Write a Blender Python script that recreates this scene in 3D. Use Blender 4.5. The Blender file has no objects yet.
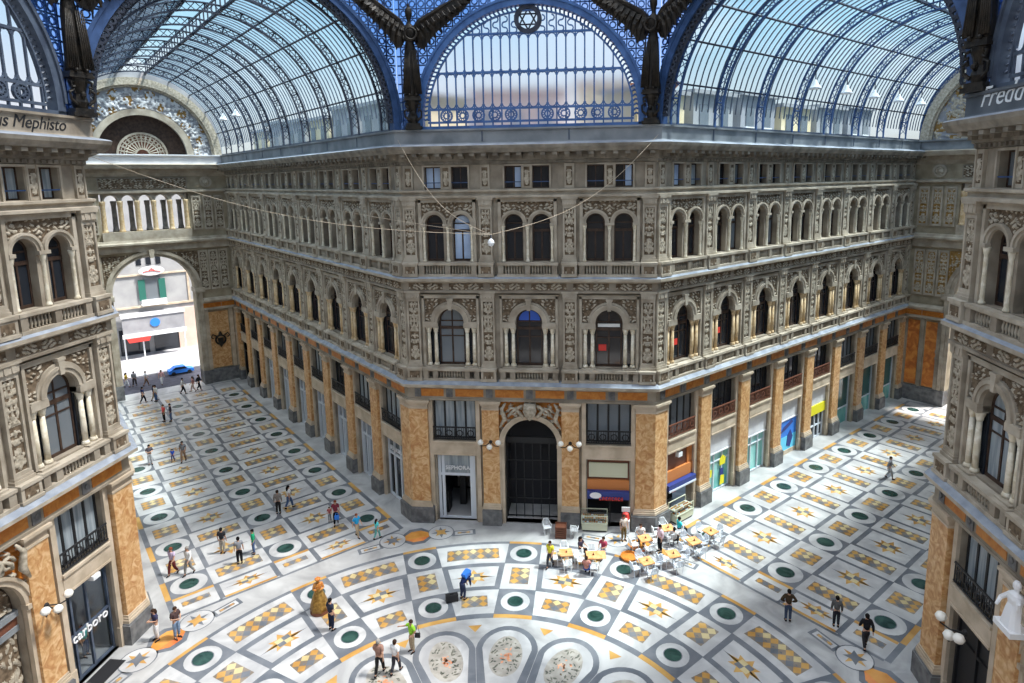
import bpy, math, random
from math import sin, cos, pi, radians, sqrt, atan2, tan
from mathutils import Matrix, Vector
from mathutils.geometry import delaunay_2d_cdt
random.seed(7)
C = bpy.context.scene.collection
S2 = sqrt(.5)
W = 15.0            # width of a diagonal facade
A = 15.5752         # width of an arm
OY = -(W/2 + A*S2)  # centre of the octagon
LL, LR = 40.0, 37.0 # lengths of the two arms along the central block
T8 = tan(pi/8)

# ---------------------------------------------------------------- camera
cam = bpy.data.cameras.new('camera'); co = bpy.data.objects.new('camera', cam); C.objects.link(co)
F, PIT, YAW, ROL = 632.9348, .1612, -.1054, -.0146
fw = Vector((sin(YAW)*cos(PIT), cos(YAW)*cos(PIT), -sin(PIT)))
rt = Vector((cos(YAW), -sin(YAW), 0)); up = rt.cross(fw)
c_, s_ = cos(ROL), sin(ROL)
rx = c_*rt + s_*up; ux = -s_*rt + c_*up
m = Matrix((rx, ux, -fw)).transposed().to_4x4(); m.translation = (4.0651, -37.2841, 21.7663)
co.matrix_world = m
cam.sensor_fit = 'HORIZONTAL'; cam.sensor_width = 36.0; cam.lens = F*36/1024
cam.shift_x = -(530.3668-512)/1024; cam.shift_y = (281.2268-341.5)/1024
cam.clip_start = .05; cam.clip_end = 600
bpy.context.scene.camera = co

# ---------------------------------------------------------------- materials
MATS = {}
def nodes(name):
    m = bpy.data.materials.new(name); m.use_nodes = True
    nt = m.node_tree; b = nt.nodes['Principled BSDF']; MATS[name] = m
    return m, nt, b
def coord(nt, scale, kind='Object'):
    tc = nt.nodes.new('ShaderNodeTexCoord'); mp = nt.nodes.new('ShaderNodeMapping')
    mp.inputs['Scale'].default_value = scale if isinstance(scale, tuple) else (scale,)*3
    nt.links.new(tc.outputs[kind], mp.inputs['Vector']); return mp.outputs['Vector']
def world_coord(nt, scale):
    g = nt.nodes.new('ShaderNodeNewGeometry'); mp = nt.nodes.new('ShaderNodeMapping')
    mp.inputs['Scale'].default_value = scale if isinstance(scale, tuple) else (scale,)*3
    nt.links.new(g.outputs['Position'], mp.inputs['Vector']); return mp.outputs['Vector']
def noise_mat(name, c1, c2, scale=3, rough=.7, metal=0, bump=0, detail=5, c3=None, dist=0, spec=.3, lo=.35, hi=.65, world=True):
    m, nt, b = nodes(name)
    v = world_coord(nt, scale) if world else coord(nt, scale)
    n = nt.nodes.new('ShaderNodeTexNoise'); n.inputs['Scale'].default_value = 1; n.inputs['Detail'].default_value = detail
    n.inputs['Distortion'].default_value = dist
    nt.links.new(v, n.inputs['Vector'])
    r = nt.nodes.new('ShaderNodeValToRGB'); e = r.color_ramp.elements
    e[0].position = lo; e[0].color = (*c1, 1); e[1].position = hi; e[1].color = (*c2, 1)
    if c3:
        q = e.new((lo+hi)/2); q.color = (*c3, 1)
    nt.links.new(n.outputs['Fac'], r.inputs['Fac']); nt.links.new(r.outputs['Color'], b.inputs['Base Color'])
    b.inputs['Roughness'].default_value = rough; b.inputs['Metallic'].default_value = metal
    b.inputs['Specular IOR Level'].default_value = spec
    if bump:
        bp = nt.nodes.new('ShaderNodeBump'); bp.inputs['Strength'].default_value = bump; bp.inputs['Distance'].default_value = .05
        n2 = nt.nodes.new('ShaderNodeTexNoise'); n2.inputs['Scale'].default_value = 4; n2.inputs['Detail'].default_value = 3
        nt.links.new(v, n2.inputs['Vector']); nt.links.new(n2.outputs['Fac'], bp.inputs['Height']); nt.links.new(bp.outputs['Normal'], b.inputs['Normal'])
    return m
def plain(name, c, rough=.6, metal=0, emit=0, spec=.3):
    m, nt, b = nodes(name)
    b.inputs['Base Color'].default_value = (*c, 1); b.inputs['Roughness'].default_value = rough; b.inputs['Metallic'].default_value = metal
    b.inputs['Specular IOR Level'].default_value = spec
    if emit:
        b.inputs['Emission Color'].default_value = (*c, 1); b.inputs['Emission Strength'].default_value = emit
    return m
M = MATS
noise_mat('stone', (.205,.168,.128), (.355,.305,.24), .9, .75, bump=.35)
noise_mat('stone_trim', (.295,.248,.19), (.47,.41,.33), 1.2, .7, bump=.2)
noise_mat('stone_end', (.25,.205,.14), (.40,.34,.245), .9, .75, bump=.35)
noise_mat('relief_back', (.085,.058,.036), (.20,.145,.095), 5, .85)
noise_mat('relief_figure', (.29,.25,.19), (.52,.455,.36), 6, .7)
noise_mat('gilt_back', (.24,.13,.035), (.36,.22,.075), 4, .8)
noise_mat('column_marble', (.60,.52,.38), (.80,.74,.62), 3, .35, dist=1.0)
noise_mat('column_ochre', (.55,.38,.20), (.72,.56,.36), 3, .4, dist=1.0)
noise_mat('orange_marble', (.43,.20,.075), (.68,.45,.25), 2.2, .4, detail=9, dist=1.8, c3=(.56,.32,.135))
noise_mat('red_marble', (.36,.11,.03), (.62,.26,.06), 1.3, .4, detail=8, dist=1.4, c3=(.50,.17,.04))
noise_mat('orange_panel', (.42,.13,.018), (.56,.22,.04), 2.5, .45, dist=1)
noise_mat('dark_stone', (.10,.10,.105), (.20,.20,.20), 2.5, .5)
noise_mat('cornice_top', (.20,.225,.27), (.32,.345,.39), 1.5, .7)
noise_mat('stone_sooty', (.15,.13,.105), (.29,.26,.215), 1.4, .8, bump=.3)
noise_mat('gutter_slate', (.07,.08,.095), (.13,.14,.155), .8, .55)
noise_mat('gutter_zinc', (.15,.165,.18), (.26,.275,.29), .8, .55)
noise_mat('lintel_stone', (.42,.34,.25), (.58,.48,.37), 1.2, .65)
noise_mat('iron_blue', (.024,.06,.16), (.045,.10,.25), 2, .45, spec=.4)
noise_mat('iron_azure', (.035,.10,.28), (.065,.16,.40), 2, .45, spec=.4)
noise_mat('iron_grey', (.05,.065,.10), (.09,.115,.16), 2, .5, spec=.4)
noise_mat('iron_dark', (.02,.027,.045), (.045,.055,.085), 2, .5)
noise_mat('bronze', (.006,.005,.004), (.026,.020,.014), 3, .5, metal=0, bump=.4)
noise_mat('wood_frame', (.035,.02,.014), (.07,.042,.03), 4, .5)
plain('black_iron', (.02,.02,.022), .5)
plain('white_metal', (.62,.66,.72), .35, 0)
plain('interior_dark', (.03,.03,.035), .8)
plain('interior_pale', (.34,.33,.33), .8)
plain('lamp_globe', (.85,.82,.76), .3)
plain('lamp_white', (.80,.82,.84), .4)
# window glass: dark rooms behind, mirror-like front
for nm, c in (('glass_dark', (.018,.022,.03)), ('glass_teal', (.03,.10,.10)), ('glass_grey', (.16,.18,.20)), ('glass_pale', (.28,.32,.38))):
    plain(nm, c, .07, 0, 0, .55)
noise_mat('curtain_blue', (.36,.47,.68), (.52,.64,.84), .8, .6)
noise_mat('curtain_grey', (.20,.24,.27), (.38,.42,.45), (6,6,.6), .4)
def glazing(name, tint, clear, diff, rough=.1):
    """thin pane: part of the light goes straight through, part is scattered by the frosted face, a little is mirrored"""
    m = bpy.data.materials.new(name); m.use_nodes = True; nt = m.node_tree; nt.nodes.clear(); MATS[name] = m
    o = nt.nodes.new('ShaderNodeOutputMaterial'); t = nt.nodes.new('ShaderNodeBsdfTransparent'); t.inputs['Color'].default_value = (*tint, 1)
    tl = nt.nodes.new('ShaderNodeBsdfTranslucent'); tl.inputs['Color'].default_value = (*diff, 1)
    mx = nt.nodes.new('ShaderNodeMixShader'); mx.inputs[0].default_value = clear
    nt.links.new(tl.outputs[0], mx.inputs[1]); nt.links.new(t.outputs[0], mx.inputs[2])
    g = nt.nodes.new('ShaderNodeBsdfGlossy'); g.inputs['Roughness'].default_value = rough
    m2 = nt.nodes.new('ShaderNodeMixShader'); m2.inputs[0].default_value = .04
    nt.links.new(mx.outputs[0], m2.inputs[1]); nt.links.new(g.outputs[0], m2.inputs[2]); nt.links.new(m2.outputs[0], o.inputs[0])
    return m
glazing('glass_vault', (.74,.86,.92), .90, (.20,.30,.36))
glazing('glass_spandrel', (.34,.52,1.0), .86, (.1,.18,.4))
glazing('glass_dome', (.58,.60,.62), .80, (.7,.7,.7))
glazing('glass_shop', (.85,.88,.90), .93, (.6,.65,.68), .03)
def frosted(name, tint, rough, diff, k):
    m = bpy.data.materials.new(name); m.use_nodes = True; nt = m.node_tree; nt.nodes.clear(); MATS[name] = m
    o = nt.nodes.new('ShaderNodeOutputMaterial'); t = nt.nodes.new('ShaderNodeBsdfRefraction'); t.inputs['Color'].default_value = (*tint, 1); t.inputs['IOR'].default_value = 1.12; t.inputs['Roughness'].default_value = rough
    tl = nt.nodes.new('ShaderNodeBsdfTranslucent'); tl.inputs['Color'].default_value = (*diff, 1)
    mx = nt.nodes.new('ShaderNodeMixShader'); mx.inputs[0].default_value = k
    nt.links.new(tl.outputs[0], mx.inputs[1]); nt.links.new(t.outputs[0], mx.inputs[2]); nt.links.new(mx.outputs[0], o.inputs[0])
frosted('glass_lunette', (.86,.90,.99), .55, (.35,.38,.45), .84)
# floor marbles
noise_mat('marble_white', (.29,.285,.285), (.48,.475,.47), .55, .28, detail=8, dist=.8, spec=.35)
noise_mat('marble_white_b', (.36,.355,.36), (.535,.53,.525), .7, .28, detail=8, dist=.8, spec=.35)
noise_mat('marble_grey', (.105,.115,.135), (.175,.185,.205), .8, .3, detail=6, dist=.6)
noise_mat('marble_ochre', (.40,.205,.05), (.56,.34,.11), .8, .3, detail=6)
noise_mat('marble_cream', (.46,.36,.17), (.60,.50,.28), .8, .3, detail=6)
noise_mat('marble_brown', (.16,.125,.095), (.28,.23,.18), .8, .3, detail=6)
noise_mat('marble_orange', (.50,.20,.035), (.66,.32,.08), .9, .3, detail=6)
noise_mat('marble_green', (.010,.030,.026), (.035,.08,.068), 1.2, .25, detail=8, dist=1.2)
noise_mat('marble_red', (.55,.13,.04), (.72,.28,.08), .9, .3, detail=6)
noise_mat('mosaic_field', (.30,.275,.24), (.43,.40,.355), 2.5, .4)
noise_mat('mosaic_dark', (.06,.07,.06), (.20,.19,.15), 2.5, .4)
noise_mat('mosaic_red', (.65,.20,.08), (.80,.42,.24), 2.5, .4)
noise_mat('asphalt', (.035,.035,.048), (.06,.06,.08), 2, .8)
noise_mat('pavement', (.27,.27,.29), (.36,.36,.38), .8, .6)
noise_mat('plaster_white', (.30,.30,.31), (.38,.38,.38), .6, .8)
noise_mat('plaster_yellow', (.66,.54,.32), (.78,.66,.44), .6, .8)
noise_mat('plaster_pink', (.58,.40,.34), (.68,.50,.42), .6, .8)
noise_mat('plaster_grey', (.26,.26,.28), (.36,.36,.38), .6, .8)
noise_mat('pavement_pale', (.50,.50,.52), (.68,.68,.68), 1.5, .7)
plain('blind_white', (.75,.75,.73), .6)
plain('fanlight_blue', (.04,.13,.62), .2, 0, 0, .5)
plain('shutter_green', (.03,.14,.11), .5)
plain('roof_tile', (.35,.15,.08), .8)

# ---------------------------------------------------------------- mesh building
class MB:
    def __init__(s): s.v, s.f, s.m = [], [], []
    def add(s, vs, fs, mat=0):
        o = len(s.v); s.v += [tuple(p) for p in vs]
        for f in fs: s.f.append([i+o for i in f]); s.m.append(mat)
        return s
    def box(s, x0, x1, y0, y1, z0, z1, mat=0):
        v = [(x0,y0,z0),(x1,y0,z0),(x1,y1,z0),(x0,y1,z0),(x0,y0,z1),(x1,y0,z1),(x1,y1,z1),(x0,y1,z1)]
        return s.add(v, [(3,2,1,0),(4,5,6,7),(0,1,5,4),(1,2,6,5),(2,3,7,6),(3,0,4,7)], mat)
    def obox(s, Mx, x0, x1, y0, y1, z0, z1, mat=0):
        n = len(s.v); s.box(x0,x1,y0,y1,z0,z1,mat)
        for i in range(n, len(s.v)): s.v[i] = tuple(Mx @ Vector(s.v[i]))
        return s
    def prism(s, poly, y0, y1, mat=0):           # polygon in x,z pushed along y
        n = len(poly); v = [(x,y0,z) for x,z in poly]+[(x,y1,z) for x,z in poly]
        return s.add(v, [tuple(range(n)), tuple(range(2*n-1,n-1,-1))]+[(i,i+n,(i+1)%n+n,(i+1)%n) for i in range(n)], mat)
    def plan(s, poly, z0, z1, mat=0, k=1.0):     # polygon in x,y pushed up
        n = len(poly); v = [(x,y,z0) for x,y in poly]+[(x*k,y*k,z1) for x,y in poly]
        return s.add(v, [tuple(range(n-1,-1,-1)), tuple(range(n,2*n))]+[(i,(i+1)%n,(i+1)%n+n,i+n) for i in range(n)], mat)
    def face(s, pts, mat=0): return s.add(pts, [tuple(range(len(pts)))], mat)
    def tube(s, pts, r, n=6, mat=0, closed=False, caps=True):
        pts = [Vector(p) for p in pts]; k = len(pts); rr = r if isinstance(r, (list,tuple)) else [r]*k
        vs = []; prev = None
        for i, p in enumerate(pts):
            a = pts[(i-1) % k] if closed or i else p; b = pts[(i+1) % k] if closed or i < k-1 else p
            t = (b-a).normalized() if (b-a).length > 1e-9 else Vector((0,0,1))
            if prev is None:
                prev = t.orthogonal().normalized()
            prev = (prev - t*prev.dot(t))
            prev = prev.normalized() if prev.length > 1e-6 else t.orthogonal().normalized()
            q = t.cross(prev)
            for j in range(n):
                an = 2*pi*(j+.5)/n; vs.append(p + (prev*cos(an)+q*sin(an))*rr[i])
        fs = []
        for i in range(k if closed else k-1):
            for j in range(n):
                a, b = i*n+j, i*n+(j+1) % n; c, d = ((i+1) % k)*n+(j+1) % n, ((i+1) % k)*n+j
                fs.append((a,b,c,d))
        if caps and not closed: fs += [tuple(range(n-1,-1,-1)), tuple(range((k-1)*n, k*n))]
        return s.add(vs, fs, mat)
    def lathe(s, prof, c=(0,0,0), n=12, sx=1, sy=1, mat=0, fold=0, nf=8):
        vs = []
        for r, z in prof:
            for j in range(n):
                a = 2*pi*j/n; q = r*(1+fold*sin(nf*a)*min(1, max(0, 1)))
                vs.append((c[0]+q*cos(a)*sx, c[1]+q*sin(a)*sy, c[2]+z))
        k = len(prof); fs = []
        for i in range(k-1):
            for j in range(n): fs.append((i*n+j, i*n+(j+1) % n, (i+1)*n+(j+1) % n, (i+1)*n+j))
        fs += [tuple(range(n-1,-1,-1)), tuple(range((k-1)*n, k*n))]
        return s.add(vs, fs, mat)
    def arcband(s, cx, cz, r0, r1, y0, y1, a0=0, a1=pi, n=24, mat=0):
        vs = []
        for i in range(n+1):
            a = a0+(a1-a0)*i/n; c, d = cos(a), sin(a)
            vs += [(cx+r0*c,y0,cz+r0*d),(cx+r1*c,y0,cz+r1*d),(cx+r1*c,y1,cz+r1*d),(cx+r0*c,y1,cz+r0*d)]
        fs = [(0,1,2,3), (4*n+3,4*n+2,4*n+1,4*n)]
        for i in range(n):
            b = 4*i
            for j in range(4): fs.append((b+j, b+4+j, b+4+(j+1) % 4, b+(j+1) % 4))
        return s.add(vs, fs, mat)
    def ring(s, cx, cz, r, t, y0, y1, n=16, mat=0): return s.arcband(cx, cz, r-t, r+t, y0, y1, 0, 2*pi, n, mat)
    def sweep(s, path, prof, mat=0, mats=None):  # profile of (out, z) along a plan path; out is on the right of the path
        P = [Vector(p) for p in path]; k = len(P); rows = []
        for i in range(k):
            ns = []
            for a, b in ((i-1,i),(i,i+1)):
                if a >= 0 and b < k:
                    d = (P[b]-P[a]).normalized(); ns.append(Vector((d.y, -d.x)))
            n = ns[0] if len(ns) == 1 else (ns[0]+ns[1])/(1+ns[0].dot(ns[1]))
            rows.append([(P[i].x+n.x*o, P[i].y+n.y*o, z) for o, z in prof])
        q = len(prof); o = len(s.v)
        for r in rows: s.v += r
        for i in range(k-1):
            for j in range(q):
                a, b = o+i*q+j, o+i*q+(j+1) % q
                s.f.append([a, a+q, b+q, b]); s.m.append(mats[j] if mats else mat)
        s.f.append([o+j for j in range(q)]); s.m.append(mat); s.f.append([o+(k-1)*q+j for j in range(q-1,-1,-1)]); s.m.append(mat)
        return s
    def mesh(s, name, mats, smooth=False):
        me = bpy.data.meshes.new(name); me.from_pydata(s.v, [], s.f)
        for q in mats: me.materials.append(MATS[q] if isinstance(q, str) else q)
        me.polygons.foreach_set('material_index', s.m)
        if smooth: me.polygons.foreach_set('use_smooth', [True]*len(s.f))
        me.update(); return me
    def build(s, name, mats, parent=None, loc=None, smooth=False):
        return put(name, s.mesh(name, mats if isinstance(mats, (list,tuple)) else [mats], smooth), parent, loc)
def put(name, me, parent=None, loc=None):
    o = bpy.data.objects.new(name, me); C.objects.link(o)
    if parent is not None: o.parent = parent
    if loc is not None:
        if isinstance(loc, Matrix): o.matrix_local = loc
        else: o.location = loc
    return o
def tag(o, label=None, cat=None, group=None, kind=None):
    if label: o['label'] = label
    if cat: o['category'] = cat
    if group: o['group'] = group
    if kind: o['kind'] = kind
    return o
def empty(name, Mx, label=None, cat=None, group=None, kind=None):
    o = bpy.data.objects.new(name, None); C.objects.link(o); o.empty_display_size = .2
    o.matrix_world = Mx if isinstance(Mx, Matrix) else Matrix.Translation(Mx)
    return tag(o, label, cat, group, kind)
def T(x, y=0, z=0): return Matrix.Translation((x,y,z))
def frame(x, y, deg): return T(x, y) @ Matrix.Rotation(radians(deg), 4, 'Z')
ORD = ['first','second','third','fourth','fifth','sixth','seventh','eighth','ninth','tenth','eleventh','twelfth']
CNT = {}
def num(k):
    CNT[k] = CNT.get(k, 0)+1; return '%s_%d' % (k, CNT[k])

# facade frames: x runs along the wall (left to right as seen from the court), -y faces the court
CL, CR = (-W/2, 0), (W/2, 0)
BL, BR = (-(W/2+A*S2), -A*S2), (W/2+A*S2, -A*S2)
FR = dict(center=frame(-W/2, 0, 0), left_arm=frame(-W/2-LL*S2, LL*S2, -45), right_arm=frame(W/2, 0, 45),
          left=frame(BL[0], BL[1]-W, 90), right=frame(BR[0], BR[1], -90))
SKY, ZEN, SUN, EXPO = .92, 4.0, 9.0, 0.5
# ---------------------------------------------------------------- relief panels: carved figures on a darker ground
def carve_v(x, z):
    x = abs(x); s = sin(z*11+2.4*sin(x*15+.6+z*2.1))*cos(x*21+1.8*sin(z*6.3)); st = math.exp(-(x/.03)**2)*(.5+.5*sin(z*17))
    return max(s, st*.9)+.04
def carve_h(x, z):
    x = abs(x); return sin(x*11+2.2*sin(z*12+x*2))*cos(z*15+1.9*sin(x*7.1))+.2*sin(x*23)*sin(z*19)-.08
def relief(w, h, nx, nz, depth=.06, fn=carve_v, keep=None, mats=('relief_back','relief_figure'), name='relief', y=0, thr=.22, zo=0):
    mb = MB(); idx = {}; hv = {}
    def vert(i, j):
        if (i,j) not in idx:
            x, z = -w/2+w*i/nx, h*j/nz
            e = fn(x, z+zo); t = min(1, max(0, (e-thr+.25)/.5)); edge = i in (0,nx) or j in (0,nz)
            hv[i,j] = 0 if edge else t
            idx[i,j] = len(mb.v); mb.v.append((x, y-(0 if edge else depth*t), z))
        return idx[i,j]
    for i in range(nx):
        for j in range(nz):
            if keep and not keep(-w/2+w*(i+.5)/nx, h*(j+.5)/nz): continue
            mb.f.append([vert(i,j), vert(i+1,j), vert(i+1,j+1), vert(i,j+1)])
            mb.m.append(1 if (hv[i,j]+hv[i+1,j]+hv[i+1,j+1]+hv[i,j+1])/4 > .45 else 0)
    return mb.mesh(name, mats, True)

# ---------------------------------------------------------------- walls with real openings
def rect(x0, x1, z0, z1): return [(x0,z0),(x1,z0),(x1,z1),(x0,z1)]
def arch(x, r, z0, zc, n=12): return [(x-r,z0),(x+r,z0)]+[(x+r*cos(pi*i/n), zc+r*sin(pi*i/n)) for i in range(n+1)]
def inside(p, poly):
    x, y = p; r = False
    for i in range(len(poly)):
        (x1,y1),(x2,y2) = poly[i-1], poly[i]
        if (y1 > y) != (y2 > y) and x < (x2-x1)*(y-y1)/(y2-y1)+x1: r = not r
    return r
def wall(name, Mx, outline, holes, depth, mats, label):
    pts, edges = [], []
    for poly in [outline]+holes:
        o = len(pts); pts += [Vector(p) for p in poly]; edges += [(o+i, o+(i+1) % len(poly)) for i in range(len(poly))]
    vs, _e, fs, _a, _b, _c = delaunay_2d_cdt(pts, edges, [], 0, 1e-5)
    mb = MB(); mb.v = [(v.x, 0, v.y) for v in vs]
    for f in fs:
        c = (sum(vs[i].x for i in f)/3, sum(vs[i].y for i in f)/3)
        if inside(c, outline) and not any(inside(c, h) for h in holes):
            a, b, d = [vs[i] for i in f]
            cr = (b.x-a.x)*(d.y-a.y)-(b.y-a.y)*(d.x-a.x)
            mb.f.append(list(f) if cr > 0 else list(f)[::-1]); mb.m.append(0)
    for h in holes:
        n = len(h)
        for i in range(n):
            (x0,z0),(x1,z1) = h[i], h[(i+1) % n]
            mb.add([(x0,0,z0),(x1,0,z1),(x1,depth,z1),(x0,depth,z0)], [(0,1,2,3)], 0)
    n = len(outline)
    o = mb.build(name, mats); o.matrix_world = Mx
    return tag(o, label, 'wall', kind='structure')

# ---------------------------------------------------------------- shared parts
COL = MB().lathe([(.17,0),(.17,.08),(.15,.12),(.15,.16)], n=12).lathe([(.115,.16),(.12,.9),(.10,2.05)], n=12).lathe([(.10,2.05),(.13,2.1),(.14,2.2),(.19,2.36),(.19,2.42)], n=8)
ME_COL = COL.mesh('colonnette', ['column_marble'], True)
ME_COL_O = COL.mesh('colonnette_ochre', ['column_ochre'], True)
ME_COL2 = MB().lathe([(.13,0),(.13,.08),(.095,.14),(.09,.2),(.08,1.85),(.1,1.9),(.14,2.1),(.14,2.16)], n=10).mesh('slim_colonnette', ['column_marble'], True)
ME_BAL = MB().lathe([(.045,0),(.05,.05),(.035,.1),(.07,.22),(.05,.36),(.03,.46),(.05,.5),(.05,.55)], n=6).mesh('baluster', ['stone_trim'], True)
def piano_meshes():
    d = {}
    mb = MB(); R = .8; zc = 13.15                       # wooden frame of the big arched window
    mb.box(-R, R, .30, .40, 10.35, 10.5).box(-R, -R+.09, .30, .40, 10.5, zc).box(R-.09, R, .30, .40, 10.5, zc).box(-R, R, .29, .41, 12.62, 12.8)
    mb.box(-.05, .05, .30, .40, 10.5, 12.62).box(-R+.09, R-.09, .31, .39, 12.15, 12.22).arcband(0, zc, R-.1, R, .30, .40, n=14).box(-.04, .04, .31, .39, 12.8, zc+R-.1)
    mb.box(-R, R, .31, .39, zc-.05, zc+.03)
    d['frame'] = mb.mesh('frame', ['wood_frame'])
    d['pane'] = MB().prism(arch(0, R-.02, 10.4, zc), .345, .36)
    mb = MB()
    for r0, r1, y in ((.82, 1.0, -.16), (1.0, 1.14, -.22), (1.14, 1.26, -.12)): mb.arcband(0, zc, r0, r1, y, .02, n=18)
    d['archivolt'] = mb.mesh('archivolt', ['stone_trim'])
    mb = MB()
    for s in (-1, 1):
        x0, x1 = sorted((s*.80, s*1.64)); mb.box(x0, x1, -.2, .3, 12.80, 13.08); mb.box(x0+.03, x1-.03, -.2, 0, 13.08, 13.16)
        x0, x1 = sorted((s*.8, s*1.64)); mb.box(x0, x1, -.28, 0, 10.28, 10.36)
    d['impost'] = mb.mesh('impost', ['stone_trim'])
    mb = MB()
    for s in (-1, 1): x0, x1 = sorted((s*1.62, s*1.76)); mb.box(x0, x1, -.13, 0, 10.35, 14.78)
    mb.box(-1.76, 1.76, -.13, 0, 14.62, 14.8); mb.box(-1.82, 1.82, -.17, 0, 14.8, 14.86)
    d['surround'] = mb.mesh('surround', ['stone_trim'])
    mb = MB()
    for s in (-1, 1):
        x0, x1 = sorted((s*.86, s*1.56)); mb.box(x0, x1, .3, .34, 10.36, 12.84); x0, x1 = sorted((s*.79, s*.88)); mb.box(x0, x1, .22, .42, 10.36, 12.84)
    d['side_light'] = mb.mesh('side_light', ['glass_dark'])
    d['relief'] = relief(3.2, 1.42, 80, 36, .07, carve_h, lambda x, z: x*x+(z+13.18-zc)**2 > 1.27**2, name='spandrel_relief', y=-.03)
    d['keystone'] = MB().prism([(-.1,13.9),(.1,13.9),(.17,14.6),(-.17,14.6)], -.25, .0).box(-.2,.2,-.27,0,14.5,14.62).mesh('keystone', ['stone_trim'])
    return d
PM = piano_meshes()
def biforate_meshes():
    d = {}; R = .55; zc = 19.15; X = .82
    def fr(s):
        mb = MB(); x = s*X
        mb.box(x-R, x+R, .36, .46, 16.86, 17.0).box(x-R, x-R+.08, .36, .46, 17, zc).box(x+R-.08, x+R, .36, .46, 17, zc).box(x-.045, x+.045, .36, .46, 17, 18.7)
        mb.box(x-R, x+R, .35, .47, 18.62, 18.78).arcband(x, zc, R-.09, R, .36, .46, n=12).box(x-R, x+R, .37, .45, zc-.04, zc+.03)
        return mb.mesh('frame', ['wood_frame'])
    d['frames'] = [fr(-1), fr(1)]
    d['panes'] = [MB().prism(arch(s*X, R-.02, 16.9, zc), .40, .415) for s in (-1,1)]
    mb = MB()
    for s in (-1,1):
        for r0, r1, y in ((.56, .68, -.1), (.68, .79, -.17)): mb.arcband(s*X, zc, r0, r1, y, .02, n=16)
    d['archivolts'] = mb.mesh('archivolt', ['stone_trim'])
    mb = MB()
    for s in (-1,1): x0, x1 = sorted((s*1.56, s*1.74)); mb.box(x0, x1, -.16, 0, 16.86, 20.62)
    mb.box(-1.74, 1.74, -.16, 0, 20.42, 20.62); mb.box(-1.8, 1.8, -.2, 0, 20.58, 20.66)
    d['surround'] = mb.mesh('surround', ['stone_trim'])
    d['relief'] = relief(3.12, 1.28, 78, 32, .06, carve_h, lambda x, z: min((x-X)**2, (x+X)**2)+(z+19.15-zc)**2 > .8**2, name='spandrel_relief', y=-.02, zo=.7)
    d['impost'] = MB().box(-.27,.27,-.2,0,19.0,19.15).box(-1.6,-1.33,-.2,0,19.0,19.15).box(1.33,1.6,-.2,0,19.0,19.15).mesh('impost', ['stone_trim'])
    return d
BM = biforate_meshes()
def meshof(mb, name, mat):
    k = (id(mb), mat)
    if k not in MC: MC[k] = mb.mesh(name, [mat])
    return MC[k]
MC = {}
PAN_PIANO = lambda mat: meshof(PM['pane'], 'pane', mat)
ATT_F = MB().box(-.5,.5,.3,.38,21.2,21.27).box(-.5,.5,.3,.38,22.44,22.52).box(-.5,-.44,.3,.38,21.27,22.44).box(.44,.5,.3,.38,21.27,22.44).box(-.035,.035,.3,.38,21.27,22.44).mesh('frame', ['wood_frame'])
ATT_S = MB().box(-.6,-.5,-.1,0,21.15,22.6).box(.5,.6,-.1,0,21.15,22.6).box(-.6,.6,-.1,0,22.5,22.6).mesh('surround', ['stone_trim'])
ATT_P = MB().box(-.46,.46,.33,.345,21.25,22.46)
ATT_B = MB().box(-.5,.5,-.02,.02,21.55,21.6).mesh('guard_rail', ['iron_blue'])
PIL_H = dict(low=(10.3, 15.1, .80), high=(16.86, 20.68, .76))
def pil_meshes(kind):
    z0, z1, w = PIL_H[kind]; h = w/2; d = {}
    zp = 9.5 if kind == 'low' else 16.0
    d['pedestal'] = MB().box(-h-.06,h+.06,-.5,-.0,zp,z0-.12).box(-h-.1,h+.1,-.55,0,z0-.14,z0).box(-h-.1,h+.1,-.55,0,zp,zp+.14).mesh('pedestal', ['stone_trim'])
    d['pedestal_relief'] = relief(w*.8, .42, 8, 6, .04, carve_h, name='pedestal_relief', y=-.51, zo=.2)
    mb = MB().box(-h,-h+.1,-.22,0,z0+.25,z1-.5).box(h-.1,h,-.22,0,z0+.25,z1-.5).box(-h+.1,h-.1,-.22,0,z0+.25,z0+.42).box(-h+.1,h-.1,-.22,0,z1-.66,z1-.5)
    mb.box(-h-.07,h+.07,-.29,0,z0,z0+.14).box(-h-.03,h+.03,-.25,0,z0+.14,z0+.25)
    d['shaft'] = mb.mesh('shaft', ['stone_trim'])
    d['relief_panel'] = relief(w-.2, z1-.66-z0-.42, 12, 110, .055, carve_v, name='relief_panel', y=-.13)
    mb = MB().box(-h-.02,h+.02,-.25,0,z1-.5,z1-.44)
    for i in range(5):
        x = -h+.06+(w-.12)*i/4
        mb.prism([(x-.07,z1-.44),(x+.07,z1-.44),(x+.1,z1-.12),(x-.1,z1-.12)], -.30-.03*(i % 2), -.05)
    mb.box(-h-.1,h+.1,-.36,0,z1-.12,z1)
    d['capital'] = mb.mesh('capital', ['stone_trim'])
    d['zp'] = zp
    return d
PIL = dict(low=pil_meshes('low'), high=pil_meshes('high'))
def relief_pilaster(Mx, x, kind, label):
    r = empty('relief_pilaster', Mx @ T(x), label, 'pilaster', 'carved pilasters of the '+('first' if kind == 'low' else 'second')+' floor', 'structure')
    P = PIL[kind]; z0, z1, w = PIL_H[kind]
    put('pedestal', P['pedestal'], r); q = put('pedestal_relief', P['pedestal_relief'], r, (0,0,P['zp']+.2))
    put('shaft', P['shaft'], r); put('relief_panel', P['relief_panel'], r, (0,0,z0+.42)); put('capital', P['capital'], r)
GP = {}
GP['plinth'] = MB().box(-.62,.62,-.56,0,0,1.0).box(-.58,.58,-.52,0,1.0,1.06).mesh('plinth', ['dark_stone'])
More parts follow.
